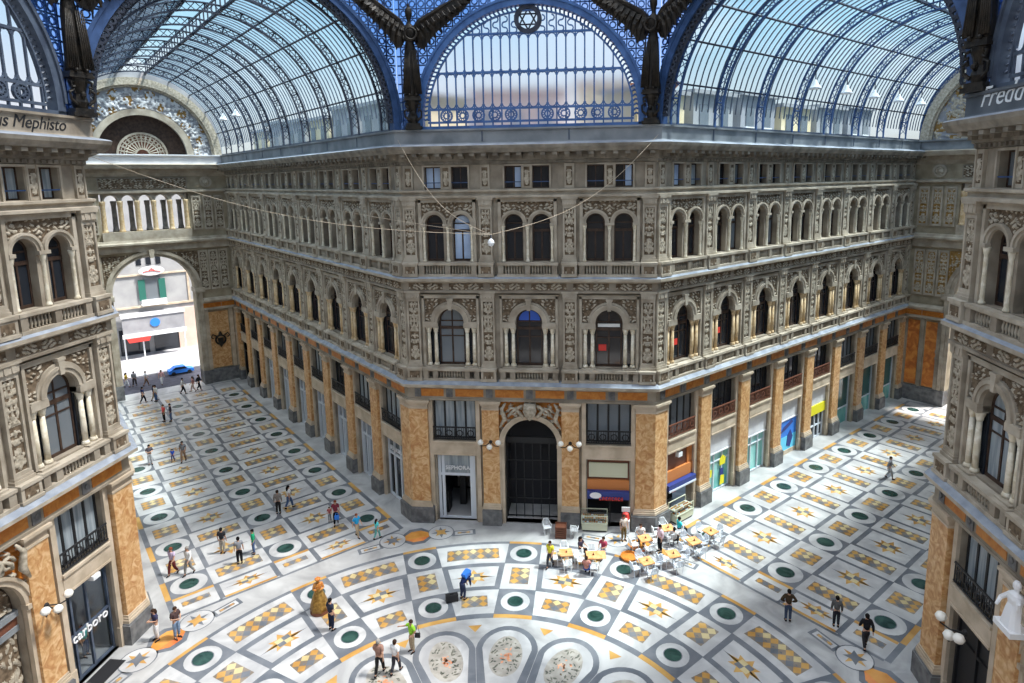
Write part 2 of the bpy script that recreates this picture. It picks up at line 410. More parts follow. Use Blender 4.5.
GP['base'] = MB().box(-.6,.6,-.46,0,1.06,1.2).box(-.57,.57,-.42,0,1.2,1.32).box(-.55,.55,-.38,0,1.32,1.42).mesh('base', ['lintel_stone'])
GP['shaft'] = MB().box(-.53,.53,-.33,0,1.42,7.62).mesh('shaft', ['orange_marble'])
GP['capital'] = MB().box(-.55,.55,-.37,0,7.62,7.72).box(-.53,.53,-.34,0,7.72,7.95).box(-.6,.6,-.44,0,7.95,8.06).box(-.66,.66,-.5,0,8.06,8.2).mesh('capital', ['lintel_stone'])
def ground_pilaster(Mx, x, label):
    r = empty('marble_pilaster', Mx @ T(x), label, 'pilaster', 'orange marble pilasters of the ground floor', 'structure')
    for k in ('plinth','base','shaft','capital'): put(k, GP[k], r)
def balustrade(Mx, x, kind, label, half, n=9):
    z0, z1 = (9.5, 10.3) if kind == 'low' else (16.0, 16.86)
    r = empty('balustrade', Mx @ T(x), label, 'balustrade', 'stone balustrades of the '+('first' if kind == 'low' else 'second')+' floor', 'structure')
    key = ('bal', kind, half)
    if key not in MC:
        MC[key] = (MB().box(-half,half,-.46,-.02,z1-.16,z1-.02).box(-half,half,-.42,-.06,z1-.2,z1-.16).mesh('rail', ['stone_trim']),
                   MB().box(-half,half,-.46,-.02,z0,z0+.14).mesh('base', ['stone_trim']),
                   MB().box(-.16,.16,-.42,-.1,z0+.14,z1-.2).mesh('block', ['stone']), MB().box(-half,half,-.02,.0,z0+.14,z1-.2).mesh('back', ['stone']))
    a, b, c, _ = MC[key]
    put('rail', a, r); put('base', b, r)
    if kind == 'low': spans = [(-.78,.78)]; blocks = (-1.0,1.0,-1.6,1.6)
    else: spans = [(-1.4,-.2),(.2,1.4)]; blocks = (0,-1.6,1.6)
    for q in blocks: put('block', c, r, (q,0,0))
    s = (z1-.2-z0-.14)/.55
    for a0, a1 in spans:
        k = n if kind == 'low' else 7
        for i in range(k): put('baluster', ME_BAL, r, T(a0+(a1-a0)*(i+.5)/k, -.24, z0+.14) @ Matrix.Scale(s, 4, (0,0,1)))
def piano_window(Mx, x, label, pane='glass_dark', fan=None, sign=False, ochre=False, blind=False):
    r = empty(num('window'), Mx @ T(x), label, 'window', kind='structure')
    put('frame', PM['frame'], r); put('pane', PAN_PIANO(pane), r); put('archivolt', PM['archivolt'], r); put('impost', PM['impost'], r)
    put('surround', PM['surround'], r); put('side_light', PM['side_light'], r); put('relief', PM['relief'], r, (0,0,13.18)); put('keystone', PM['keystone'], r)
    for q in (-1.42,-.98,.98,1.42): put('colonnette', ME_COL_O if ochre else ME_COL, r, (q,.04,10.38))
    if blind: MB().box(-.66,.66,.26,.3,12.84,13.04).build('blind', 'blind_white', r)
    if fan: MB().prism([(.66*cos(pi*i/10), 13.2+.62*sin(pi*i/10)) for i in range(11)], .325, .34).build('fanlight', fan, r)
    if sign:
        n = MB().box(-.62,-.15,.28,.3,11.35,11.75).build('red_notice', 'notice_red', r); tag(n, 'red notice behind the window')
def biforate_window(Mx, x, label, panes=('glass_dark','glass_dark')):
    r = empty(num('window'), Mx @ T(x), label, 'window', kind='structure')
    for i in (0,1): put('frame', BM['frames'][i], r); put('pane', meshof(BM['panes'][i], 'pane', panes[i]), r)
    put('archivolt', BM['archivolts'], r); put('surround', BM['surround'], r); put('relief', BM['relief'], r, (0,0,19.15)); put('impost', BM['impost'], r)
    for q in (-1.46,0,1.46): put('colonnette', ME_COL2, r, (q,-.04,16.86))
def attic_window(Mx, x, label, pane, cur=0):
    r = empty(num('window'), Mx @ T(x), label, 'window', kind='structure')
    put('frame', ATT_F, r); put('surround', ATT_S, r); put('pane', meshof(ATT_P, 'pane', pane), r); put('guard_rail', ATT_B, r)
    if cur: MB().box(*sorted((cur*.08, cur*.43)), .31, .325, 21.28, 22.43).build('curtain', 'curtain_blue', r)
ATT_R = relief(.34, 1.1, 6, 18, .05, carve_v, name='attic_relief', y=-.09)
ATT_FR = MB().box(-.28,.28,-.08,0,21.18,22.6).box(-.28,-.2,-.13,-.08,21.18,22.6).box(.2,.28,-.13,-.08,21.18,22.6).mesh('panel_frame', ['stone_trim'])
plain('notice_red', (.65,.05,.04), .5)
MEZ = {}
def mez_window(Mx, x, half, label, pane, rail):
    r = empty(num('window'), Mx @ T(x), label, 'window', kind='structure')
    k = (half, rail)
    if k not in MEZ:
        mb = MB(); h = half
        mb.box(-h,h,.26,.36,5.5,5.6).box(-h,h,.26,.36,7.96,8.08)
        for i in range(5): q = -h+.05+(2*h-.1)*i/4; mb.box(q-.06,q+.06,.26,.36,5.6,7.96)
        rb = MB().box(-h,h,-.16,-.1,6.32,6.4).box(-h,h,-.16,-.1,5.56,5.62)
        for i in range(int(h*14)): q = -h+.04+(2*h-.08)*i/(int(h*14)-1); rb.box(q-.015,q+.015,-.145,-.115,5.62,6.32)
        for i in range(4): rb.ring(-h+h/4+h/2*i, 5.97, .19, .03, -.14, -.12)
        MEZ[k] = (mb.mesh('frame', ['black_iron']), rb.mesh('railing', [rail]))
    put('frame', MEZ[k][0], r); put('railing', MEZ[k][1], r)
    pk = ('mp', half)
    if pk not in MC: MC[pk] = MB().box(-half+.02,half-.02,.3,.315,5.55,8.02)
    put('pane', meshof(MC[pk], 'pane', pane), r)
# ---------------------------------------------------------------- lettering
def letters(name, body, size, mat, parent, Mx, depth=.03, shear=0, space=1, off=0, label=None, al='CENTER'):
    cu = bpy.data.curves.new('t', 'FONT'); cu.body = body; cu.size = size; cu.extrude = depth; cu.shear = shear; cu.space_character = space
    cu.align_x = al; cu.align_y = 'BOTTOM'; cu.offset = off; cu.resolution_u = 3
    o = bpy.data.objects.new('t', cu); C.objects.link(o); bpy.context.view_layer.update()
    me = bpy.data.meshes.new_from_object(o.evaluated_get(bpy.context.evaluated_depsgraph_get()))
    bpy.data.objects.remove(o); me.materials.clear(); me.materials.append(MATS[mat])
    q = put(name, me, parent, Mx @ Matrix.Rotation(pi/2, 4, 'X'))
    return tag(q, label) if label else q
# ---------------------------------------------------------------- shopfronts
plain('sign_blue', (.03,.05,.22), .4); plain('sign_yellow', (.80,.72,.03), .5); plain('sign_white', (.78,.78,.80), .5)
plain('poster_blue', (.04,.22,.75), .4); plain('poster_sky', (.15,.62,.88), .4); plain('wood_orange', (.55,.20,.06), .5)
plain('wood_brown', (.16,.06,.035), .5); plain('panel_cream', (.55,.56,.42), .5); plain('sign_red', (.70,.06,.05), .5)
noise_mat('glass_aqua', (.10,.38,.36), (.34,.66,.62), (1.2,1.2,.5), .12, spec=.5)
noise_mat('fascia_white', (.62,.62,.66), (.74,.74,.76), 1.2, .5)
def surround(Mx, x, half, label):
    r = empty(num('trim'), Mx @ T(x), label, 'door surround', kind='structure')
    k = ('sur', half)
    if k not in MC:
        MC[k] = (MB().box(-.13,.13,-.14,.0,0,8.2).box(-.17,.17,-.17,0,0,1.0).mesh('jamb', ['lintel_stone']),
                 MB().box(-half,half,-.16,.3,4.62,5.34).box(-half-.02,half+.02,-.24,.3,5.34,5.46).box(-half,half,-.2,.3,4.52,4.62).mesh('lintel', ['lintel_stone']))
    for s in (-1,1): put('jamb', MC[k][0], r, (s*(half+.13),0,0))
    put('lintel', MC[k][1], r)
def shop(Mx, x, kind, label, half=1.38):
    r = empty(num('door'), Mx @ T(x), label, 'shopfront', kind='structure')
    h = half; H = 4.52
    def rail_frame(mat, xs, zs, w=.07, y=.2):
        mb = MB()
        for q in xs: mb.box(q-w, q+w, y, y+.12, 0, H)
        for z in zs: mb.box(-h, h, y+.01, y+.11, z-w, z+w)
        return mb.build('frame', mat, r)
    def pane(mat, z0=0, z1=H, x0=None, x1=None, y=.3, nm='pane'):
        return MB().box(x0 if x0 is not None else -h+.02, x1 if x1 is not None else h-.02, y, y+.02, z0+.02, z1).build(nm, mat, r)
    if kind == 'perfume':
        rail_frame('white_metal', (-h+.1,-h+.35,h-.12,h-.3), (3.05,H-.1,.04), .09)
        MB().box(-h,h,.22,.3,3.1,H).build('transom', 'curtain_grey', r)
        letters('sign_lettering', 'SEPHORA', .37, 'sign_white', r, T(.08,.1,3.35), label='white shop name letters')
        MB().box(-h,h,4.2,4.25,0,4).box(-h-.02,-h,.3,4.2,0,4).box(h,h+.02,.3,4.2,0,4).box(-h,h,.3,4.2,3.6,3.65).build('interior', 'interior_dark', r)
        MB().box(-h,h,.3,4.2,.0,.03).box(-.9,.9,4.1,4.18,.2,2.2).build('interior_floor', 'interior_pale', r)
        MB().box(-.25,.15,1.9,2.2,.03,2.9).box(-1.0,-.75,.8,1.6,.03,1.5).build('display_stand', 'black_iron', r)
    elif kind == 'white':
        rail_frame('white_metal', (-h+.08,-.46,.46,h-.08), (.1,3.2,H-.1), .08)
        pane('glass_pale', 3.2); pane('glass_grey', 0, 3.2)
        MB().box(-.06,.06,.16,.34,0,3.2).box(-1.0,-.9,.16,.34,0,3.2).box(.9,1.0,.16,.34,0,3.2).build('mullion', 'white_metal', r)
    elif kind == 'white_sign':
        rail_frame('white_metal', (-h+.08,-.46,.46,h-.08), (.1,3.2,H-.1), .08)
        pane('glass_grey', 3.2); pane('glass_dark', 0, 3.2)
        letters('sign_lettering', 'SEPHORA', .42, 'sign_white', r, T(0,.14,3.45), label='white shop name letters')
    elif kind == 'dark':
        rail_frame('black_iron', (-h+.06,0,h-.06), (.1,3.2,H-.1), .06); pane('glass_dark')
    elif kind == 'teal':
        rail_frame('white_metal', (-h+.04,h-.04), (1.5,H-.08), .04); pane('glass_teal', 1.5); pane('glass_aqua', 0, 1.5)
    elif kind in ('aqua', 'aqua_stickers', 'blue', 'yellow'):
        MB().box(-h,h,.12,.2,2.9,H).box(-h,h,.08,.2,2.86,2.95).build('fascia', 'fascia_white', r)
        if kind[0] == 'a':
            pane('glass_aqua', 0, 2.9); rail_frame('white_metal', (-h+.05,-.45,.5,h-.05), (.08,2.2), .035)
            if kind == 'aqua_stickers':
                MB().prism([(.25,1.75),(.85,1.75),(.95,2.2),(.55,2.5),(.2,2.2)], .19, .21).prism([(.3,.3),(.8,.3),(.8,.9),(.4,1.0)], .19, .21).prism([(-1.1,1.2),(-.7,1.2),(-.65,1.7),(-1.15,1.8)], .19, .21).build('sticker', 'sign_yellow', r)
                MB().box(.3,.7,.19,.21,1.0,1.5).build('poster', 'sign_blue', r)
        elif kind == 'blue':
            MB().box(-h,h,.15,.2,1.5,2.9).build('poster', 'poster_blue', r)
            MB().box(-h,h,.14,.19,.35,1.5).build('poster', 'poster_sky', r)
            MB().prism([(.0,.7),(.5,.5),(.9,1.3),(.5,1.9),(.1,1.5)], .11, .14).prism([(-1.0,1.9),(-.2,2.1),(.9,2.5),(.6,2.7),(-.5,2.35)], .11, .14).build('printed_figure', 'sign_blue', r)
            MB().box(-h,h,.1,.3,0,.35).build('sill', 'lintel_stone', r)
        else:
            MB().box(-h,h,.05,.2,2.2,3.0).build('fascia_band', 'sign_yellow', r); pane('glass_dark', 0, 2.2)
            rail_frame('white_metal', (-h+.05,-.7,0,.7,h-.05), (.08,1.1), .06).data.materials
    elif kind == 'cafe':
        MB().box(-h,h,.15,.25,2.5,H).build('upper_panel', 'wood_brown', r)
        MB().box(-h+.1,h-.1,.08,.16,3.25,4.2).build('menu_board', 'panel_cream', r)
        MB().box(-h,h,.0,.16,2.45,3.1).build('fascia_band', 'wood_orange', r)
        sg = MB().box(-h,h,-.28,.1,1.95,2.45).build('awning', 'sign_blue', r)
        MB().lathe([(.02,0),(.36,.0),(.36,.03),(.02,.03)], n=20).build('oval_badge', 'sign_white', sg, T(-.78,-.32,2.22) @ Matrix.Rotation(pi/2,4,'X') @ Matrix.Diagonal((1,.55,1,1)))
        mk = MB(); rn = random.Random(3)
        for i in range(8):
            u = -.55+.19*i; mk.box(u,u+.05,-.34,-.3,1.9,2.12).box(u,u+.13,-.34,-.3,2.07,2.12)
            if i % 2: mk.box(u+.09,u+.13,-.34,-.3,1.9,2.1)
            else: mk.box(u,u+.13,-.34,-.3,1.9,1.95)
        mk.build('awning_lettering', 'sign_red', sg)
        MB().box(-h,h,1.6,1.65,0,2.5).build('interior', 'interior_dark', r)
        MB().box(.1,.16,.15,.25,0,2.0).box(h-.1,h,.15,.25,0,2.0).build('door_post', 'black_iron', r)
    elif kind == 'cafe_side':
        MB().box(-h,h,.15,.25,2.9,H).build('upper_panel', 'wood_brown', r)
        MB().box(.9,h,.08,.16,2.4,H).build('side_panel', 'wood_orange', r)
        MB().box(-h,h,.0,.16,2.45,3.2).build('fascia_band', 'wood_orange', r)
        MB().box(-h,h,-.3,.1,2.05,2.42).build('awning', 'sign_blue', r); MB().box(-h,h,-.34,-.28,1.98,2.1).build('awning_edge', 'white_metal', r)
        MB().box(-h,h,1.6,1.65,0,2.5).build('interior', 'interior_dark', r)
        MB().box(.5,.9,.9,1.2,.9,1.5).box(-.9,-.4,.9,1.2,.9,1.4).build('shelf_goods', 'sign_red', r)
        MB().box(-.3,.1,-.15,.1,4.0,4.3).build('spotlight', 'lamp_white', r)
    elif kind == 'glass_door':
        rail_frame('iron_grey', (-h+.05,-.75,.1,h-.05), (.06,2.2,H-.08), .05)
        MB().box(-h+.05,h-.05,.25,.27,.06,H-.1).build('pane', 'glass_shop', r)
        MB().box(-h,h,3.2,3.25,0,H).box(-h-.02,-h,.3,3.2,0,H).box(h,h+.02,.3,3.2,0,H).build('interior', 'interior_pale', r)
        MB().box(-h,h,.3,3.2,-.0,.02).build('interior_floor', 'interior_pale', r)
        MB().box(-1.0,.3,1.8,2.6,.02,1.1).box(-1.2,-.9,2.9,3.15,.02,3.4).build('counter', 'wood_brown', r)
        letters('sign_lettering', 'carboro', .62, 'sign_white', r, T(.05,.16,1.75), .03, label='white lower case shop name letters')
        MB().box(-.9,.5,-.95,-.15,.0,.02).build('doormat', 'black_iron', r)
        MB().box(.05,.45,-.3,.0,4.3,4.5).tube([(.25,-.1,4.55),(.25,.1,4.55)], .04).build('spotlight', 'lamp_white', r)
    elif kind == 'dark_door':
        MB().box(-h,h,.3,.34,0,H).build('leaf', 'black_iron', r)
        rail_frame('black_iron', (-h+.06,0,h-.06), (.1,3.2,H-.1), .06)
    return r
def portal(Mx, x, label, screen):
    r = empty(num('door'), Mx @ T(x), label, 'doorway', kind='structure')
    mb = MB()
    for r0, r1, y in ((1.66,1.86,-.2),(1.86,2.0,-.28)):
        mb.arcband(0, 5.35, r0, r1, y, .02, n=24)
        for s in (-1,1): a, b = sorted((s*r0, s*r1)); mb.box(a, b, y, .02, 0, 5.35)
    mb.box(-2.0,-1.64,-.3,.02,5.2,5.4).box(1.64,2.0,-.3,.02,5.2,5.4)
    mb.build('arch_surround', 'lintel_stone', r)
    rl = relief(3.9, 1.9, 60, 30, .2, lambda a, z: carve_h(a*.7, z*.5+.3)*1.2, lambda a, z: a*a+(z+6.3-5.35)**2 > 2.02**2, ('orange_panel','relief_figure'), 'trophy_relief', -.06)
    q = put('trophy_relief', rl, r, (0,0,6.3)); tag(q, 'carved trophies and ribbons over the arch')
    mb = MB()                                             # shield with crossed volutes at the crown
    mb.prism([(-.35,8.1),(.35,8.1),(.42,7.6),(.2,7.2),(0,7.05),(-.2,7.2),(-.42,7.6)], -.5, -.1)
    for s in (-1,1):
        mb.tube([(s*(.4+.35*t+.25*sin(t*5)), -.36+.05*cos(t*6), 7.2+.95*abs(sin(t*1.7))*(1-.25*t)) for t in [i*.17 for i in range(11)]], [.12-.006*i for i in range(11)], 6)
        mb.tube([(s*(1.05+.3*cos(a)*(1-a/9)), -.34, 7.55+.3*sin(a)*(1-a/9)) for a in [i*.6 for i in range(13)]], .07, 6)
        mb.tube([(s*1.9,-.32,6.5),(s*1.55,-.42,7.1),(s*1.75,-.36,7.7),(s*1.5,-.3,8.1)], [.05,.16,.12,.05], 7)
    mb.build('carved_shield', 'relief_figure', r, smooth=True)
    if screen == 'dark':
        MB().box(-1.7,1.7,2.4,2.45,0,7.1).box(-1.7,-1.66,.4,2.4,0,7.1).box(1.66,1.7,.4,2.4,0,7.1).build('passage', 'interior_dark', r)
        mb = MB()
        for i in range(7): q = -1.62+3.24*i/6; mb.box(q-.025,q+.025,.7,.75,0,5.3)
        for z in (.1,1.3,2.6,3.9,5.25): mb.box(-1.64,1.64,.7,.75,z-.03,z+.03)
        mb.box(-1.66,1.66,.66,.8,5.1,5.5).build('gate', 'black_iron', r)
    else:
        MB().box(-1.66,1.66,.42,.46,0,7.1).build('backing', 'wood_frame', r)
        put('screen', relief(3.2, 4.2, 60, 80, .08, lambda a, z: carve_v(a*.6, z*.7), None, ('relief_back','relief_figure'), 'screen', .38), r, (0,0,.1))
        MB().box(-1.66,1.66,.25,.42,4.3,4.55).box(-1.66,1.66,.2,.42,4.95,5.2).build('transom', 'gutter_zinc', r)
        MB().box(-1.66,1.66,.3,.4,4.55,4.95).build('transom_panel', 'wood_brown', r)
        for s in ((-1,1) if screen == 'carved_figures' else ()):
            fb = MB().lathe([(.42,0),(.36,.3),(.30,.6),(.24,.8),(.28,1.0),(.24,1.15),(.09,1.25),(.09,1.3),(.14,1.38),(.15,1.5),(.1,1.6),(.02,1.63)], (s*1.85,-.55,6.75), 12, 1, .75, fold=.06, nf=5)
            fb.tube([(s*1.85-.2,-.6,7.8),(s*1.85-.42,-.75,7.5),(s*1.85-.3,-.95,7.3)], [.09,.075,.05], 6).tube([(s*1.85+.2,-.6,7.8),(s*1.85+.45,-.7,7.55),(s*1.85+.55,-.8,7.9)], [.09,.075,.05], 6)
            fb.box(s*1.85-.45,s*1.85+.45,-.9,0,6.55,6.75).build('carved_figure', 'sign_white', r, smooth=False)
        put('tympanum', relief(3.0, 1.5, 48, 26, .15, carve_h, lambda a, z: a*a+z*z < 1.6**2, name='tympanum', y=.36), r, (0,0,5.25))
# ---------------------------------------------------------------- one storeyed facade
HOLES_END = []
def facade(key, L, bays, pils, txt, ochre=False, skip_wall=False):
    Mx = FR[key]; holes = []
    for b in bays:
        x, hw = b['x'], b.get('hw', 1.38)
        if b['shop'] == 'portal_dark' or b['shop'] == 'portal_carved': holes.append(arch(x, 1.66, 0, 5.35))
        else: holes += [rect(x-b.get('dw', hw), x+b.get('dw', hw), 0, 4.55), rect(x-hw, x+hw, 5.46, 8.12)]
        holes.append([(x-1.56,10.36),(x+1.56,10.36),(x+1.56,12.84),(x+.8,12.84)]+[(x+.8*cos(pi*i/12), 13.15+.8*sin(pi*i/12)) for i in range(13)]+[(x-.8,12.84),(x-1.56,12.84)])
        for s in (-1,1):
            holes.append(arch(x+s*.82, .55, 16.86, 19.15)); holes.append(rect(x+s*.82-.5, x+s*.82+.5, 21.2, 22.52))
    wall('wall_'+key, Mx, rect(0, L, 0, 24.6), holes, .5, ['stone'], 'carved grey stone wall of the '+txt)
    for b in bays:
        x, o = b['x'], b['o']
        w = '%s window of the %s' % (o, txt)
        if b['shop'].startswith('portal'): portal(Mx, x, b['lab'], b['shop'][7:]+('_figures' if key == 'right' else ''))
        else:
            surround(Mx, x, b.get('hw', 1.38), 'stone jambs and lintel of the %s bay of the %s' % (o, txt))
            shop(Mx, x, b['shop'], b['lab'], b.get('dw', b.get('hw', 1.38)))
            mez_window(Mx, x, b.get('hw', 1.38), 'five-light mezzanine window of the %s bay of the %s' % (o, txt), b.get('mp', 'curtain_grey'), b.get('rail', 'black_iron'))
        piano_window(Mx, x, 'tall round-arched first floor window with colonnettes, %s bay of the %s' % (o, txt), b.get('pp', 'glass_dark'), b.get('fan'), b.get('sign', False), ochre, b.get('blind', False))
        biforate_window(Mx, x, 'paired arched second floor window, %s bay of the %s' % (o, txt), b.get('bp', ('glass_dark','glass_dark')))
        for s, sd in ((-1,'left'),(1,'right')):
            attic_window(Mx, x+s*.82, 'small square attic window, %s of the pair, %s bay of the %s' % (sd, o, txt), b.get('ap', ('glass_dark','glass_dark'))[s > 0], b.get('ac', (0,0))[s > 0])
        balustrade(Mx, x, 'low', 'stone balustrade under the first floor window, %s bay of the %s' % (o, txt), b.get('bh', 1.82))
        balustrade(Mx, x, 'high', 'stone balustrade under the second floor window, %s bay of the %s' % (o, txt), b.get('bh', 1.82))
        r = empty(num('trim'), Mx @ T(x), 'small carved attic panel between the two windows, %s bay of the %s' % (o, txt), 'panel', kind='structure')
        put('panel_frame', ATT_FR, r, (0,0,0)); put('relief', ATT_R, r, (0,0,21.34))
    for i, (x, lab, gp) in enumerate(pils):
        if gp: ground_pilaster(Mx, x, 'orange marble pilaster with dark plinth '+lab+' of the '+txt)
        relief_pilaster(Mx, x, 'low', 'carved first floor pilaster '+lab+' of the '+txt); relief_pilaster(Mx, x, 'high', 'carved second floor pilaster '+lab+' of the '+txt)
        r = empty(num('trim'), Mx @ T(x), 'carved attic panel '+lab+' of the '+txt, 'panel', kind='structure')
        put('panel_frame', ATT_FR, r); put('relief', ATT_R, r, (0,0,21.34))
CB = 'central facade'
B = 'blue curtain'
facade('center', W, [
    dict(x=2.68, o='left-hand', shop='perfume', hw=1.38, dw=1.24, lab='white framed shop entrance with white sign letters on the central facade', ap=('curtain_blue','glass_dark'), bp=('glass_dark','curtain_blue'), pp='glass_grey', mp='curtain_grey'),
    dict(x=7.5, o='middle', shop='portal_dark', lab='tall dark arched doorway with iron gate in the middle of the central facade', fan='fanlight_blue', ac=(1,0), ap=('glass_dark','glass_dark')),
    dict(x=12.32, o='right-hand', shop='cafe', hw=1.38, dw=1.3, blind=True, ac=(0,1), lab='cafe shopfront with blue awning on the central facade', sign=True, mp='glass_grey')],
    [(.40,'at the left corner',0),(5.02,'left of the dark arch',1),(9.98,'right of the dark arch',1),(14.6,'at the right corner',0)], CB)
pl = 4.39; bl = []
for k in range(9):
    s = 'white_sign' if k == 0 else ('white' if k < 7 else 'dark')
    bl.append(dict(x=LL-2.85-pl*k, o=ORD[k], shop=s, bh=1.62, mp=('curtain_grey','curtain_grey','glass_dark','curtain_grey','glass_grey','glass_grey','glass_dark','glass_dark','glass_dark')[k], lab='%s shopfront from the corner under the left gallery' % ORD[k], ap=('glass_dark','curtain_grey') if k % 2 else ('glass_dark','glass_dark')))
facade('left_arm', LL, bl, [(LL-.40,'at the near corner',0)]+[(LL-5.045-pl*k,'%s from the corner' % ORD[k],1) for k in range(8)]+[(.5,'at the far end',1)], 'left gallery', ochre=True)
pr = 4.54; br = []
sk = ['cafe_side','aqua_stickers','aqua','blue','yellow','teal','teal','teal']
sl = ['cafe shopfront with orange fascia beside the corner','shop with white fascia and yellow stickers on aqua glass','aqua glass shop with white fascia beside the blue poster','shop with bright blue poster','shop with a yellow fascia band','first teal glass shopfront past the yellow fascia','second teal glass shopfront past the yellow fascia','teal glass shopfront beside the end wall']
for k in range(8):
    br.append(dict(x=2.72+pr*k, o=ORD[k], shop=sk[k], bh=1.68, lab=sl[k]+' of the right gallery', rail='wood_brown' if k < 5 else 'black_iron', mp='glass_grey' if k in (0,5,6,7) else 'glass_dark', sign=k < 2,
        ap=(('curtain_blue','curtain_grey'),('glass_dark','glass_dark'),('glass_dark','glass_grey'))[0 if k == 0 else 1+k % 2], pp='glass_dark' if k % 2 else 'glass_dark', bp=('glass_dark','glass_grey') if k in (1,2) else ('glass_dark','glass_dark')))
facade('right_arm', LR, br, [(.40,'at the near corner',0)]+[(4.99+pr*k,'%s from the corner' % ORD[k],1) for k in range(7)]+[(36.5,'at the far end',1)], 'right gallery', ochre=True)
facade('left', W, [
    dict(x=12.25, o='far', shop='glass_door', hw=1.3, lab='glass shop entrance with looping white letters in the left building', mp='curtain_grey', pp='glass_grey', ap=('curtain_grey','curtain_grey'), bh=1.8),
    dict(x=7.5, o='middle', shop='portal_carved', lab='carved arched doorway of the left building', bh=1.8)],
    [(14.6,'at the far corner',0),(9.85,'right of the carved arch',1),(5.15,'left of the carved arch',1)], 'left building')
facade('right', W, [
    dict(x=2.75, o='far', shop='dark_door', hw=1.3, lab='dark double door under the globe lamps of the right building', mp='curtain_grey', pp='curtain_grey', ap=('glass_grey','glass_dark'), bh=1.8),
    dict(x=7.5, o='middle', shop='portal_carved', lab='carved arched doorway of the right building', bh=1.8)],
    [(.4,'at the far corner',0),(5.15,'left of the carved arch',1),(9.85,'right of the carved arch',1)], 'right building')
# returns of the side buildings along the arms (they face away from the court)
for nm, Mx, L, lab in (('wall_left_return', frame(BL[0]-LL*S2, BL[1]+LL*S2, 135), LL, 'plain return wall of the left building along the left gallery'), ('wall_right_return', frame(BR[0]+LR*S2, BR[1]+LR*S2, -135), LR, 'plain return wall of the right building along the right gallery')):
    if nm == 'wall_left_return': Mx = frame(BL[0], BL[1], 135)
    wall(nm, Mx, rect(0, L, 0, 24.6), [], .3, ['stone'], lab)
# corner piers of orange marble, bent round the four corners of the court
def corner_pier(c, d1, n1, d2, n2, l1, l2, label):
    c, d1, n1, d2, n2 = map(Vector, (c, d1, n1, d2, n2))
    def poly(d):
        e = d-.32; b = (n1+n2)/(1+n1.dot(n2))
        return [tuple(p) for p in (c+d1*(l1+e)-n1*.1, c+d1*(l1+e)+n1*d, c+b*d, c+d2*(l2+e)+n2*d, c+d2*(l2+e)-n2*.1, c-b*.12)]
    r = empty('corner_pier', Matrix.Identity(4), label, 'pier', 'orange marble piers bent round the corners of the court', 'structure')
    ms = [('plinth','dark_stone',((.56,0,1.0),(.5,1.0,1.06))), ('base','lintel_stone',((.46,1.06,1.2),(.42,1.2,1.32),(.38,1.32,1.42))), ('shaft','orange_marble',((.33,1.42,7.62),)), ('capital','lintel_stone',((.37,7.62,7.72),(.34,7.72,7.95),(.44,7.95,8.06),(.5,8.06,8.2)))]
    for nm, mat, L in ms:
        mb = MB()
        for d, z0, z1 in L:
            p = poly(d)
            if sum(p[i-1][0]*p[i][1]-p[i][0]*p[i-1][1] for i in range(6)) < 0: p = p[::-1]
            mb.plan(p, z0, z1)
        mb.build(nm, mat, r)
corner_pier(CL, (1,0), (0,-1), (-S2,S2), (-S2,-S2), 1.02, .98, 'orange marble corner pier left of the white framed shop entrance')
corner_pier(CR, (-1,0), (0,-1), (S2,S2), (S2,-S2), 1.02, .98, 'orange marble corner pier between the cafe fronts')
corner_pier(BL, (0,-1), (1,0), (-S2,S2), (S2,S2), 1.1, .9, 'orange marble corner pier right of the glass shop entrance')
corner_pier(BR, (0,-1), (-1,0), (S2,S2), (-S2,S2), 1.1, .9, 'orange marble corner pier beside the dark double door')
# ---------------------------------------------------------------- cornices swept round the corners
PATHS = dict(central=[(CL[0]-LL*S2, LL*S2), CL, CR, (CR[0]+LR*S2, LR*S2)],
             left=[(BL[0], BL[1]-W), BL, (BL[0]-LL*S2, BL[1]+LL*S2)],
             right=[(BR[0]+LR*S2, BR[1]+LR*S2), BR, (BR[0], BR[1]-W)])
FREL = relief(2.1, .40, 56, 10, .05, carve_h, name='frieze_relief')
FPAN = MB().box(-.88,.88,-.03,0,8.46,8.94).mesh('frieze_panel', ['orange_panel'])
FBLK = MB().box(-.17,.17,-.06,0,8.42,8.98).lathe([(.11,0),(.11,.05),(.03,.09)], n=8).mesh('frieze_block', ['dark_stone'])
FBLK = MB().box(-.2,.2,-.06,0,8.42,8.98).prism([(-.1,8.7),(0,8.58),(.1,8.7),(0,8.84)], -.1, -.06).mesh('frieze_block', ['dark_stone'])
def along(path):
    for i in range(len(path)-1):
        a, b = Vector(path[i]), Vector(path[i+1]); d = (b-a).normalized(); yield i, a, d, (b-a).length, Vector((d.y,-d.x))
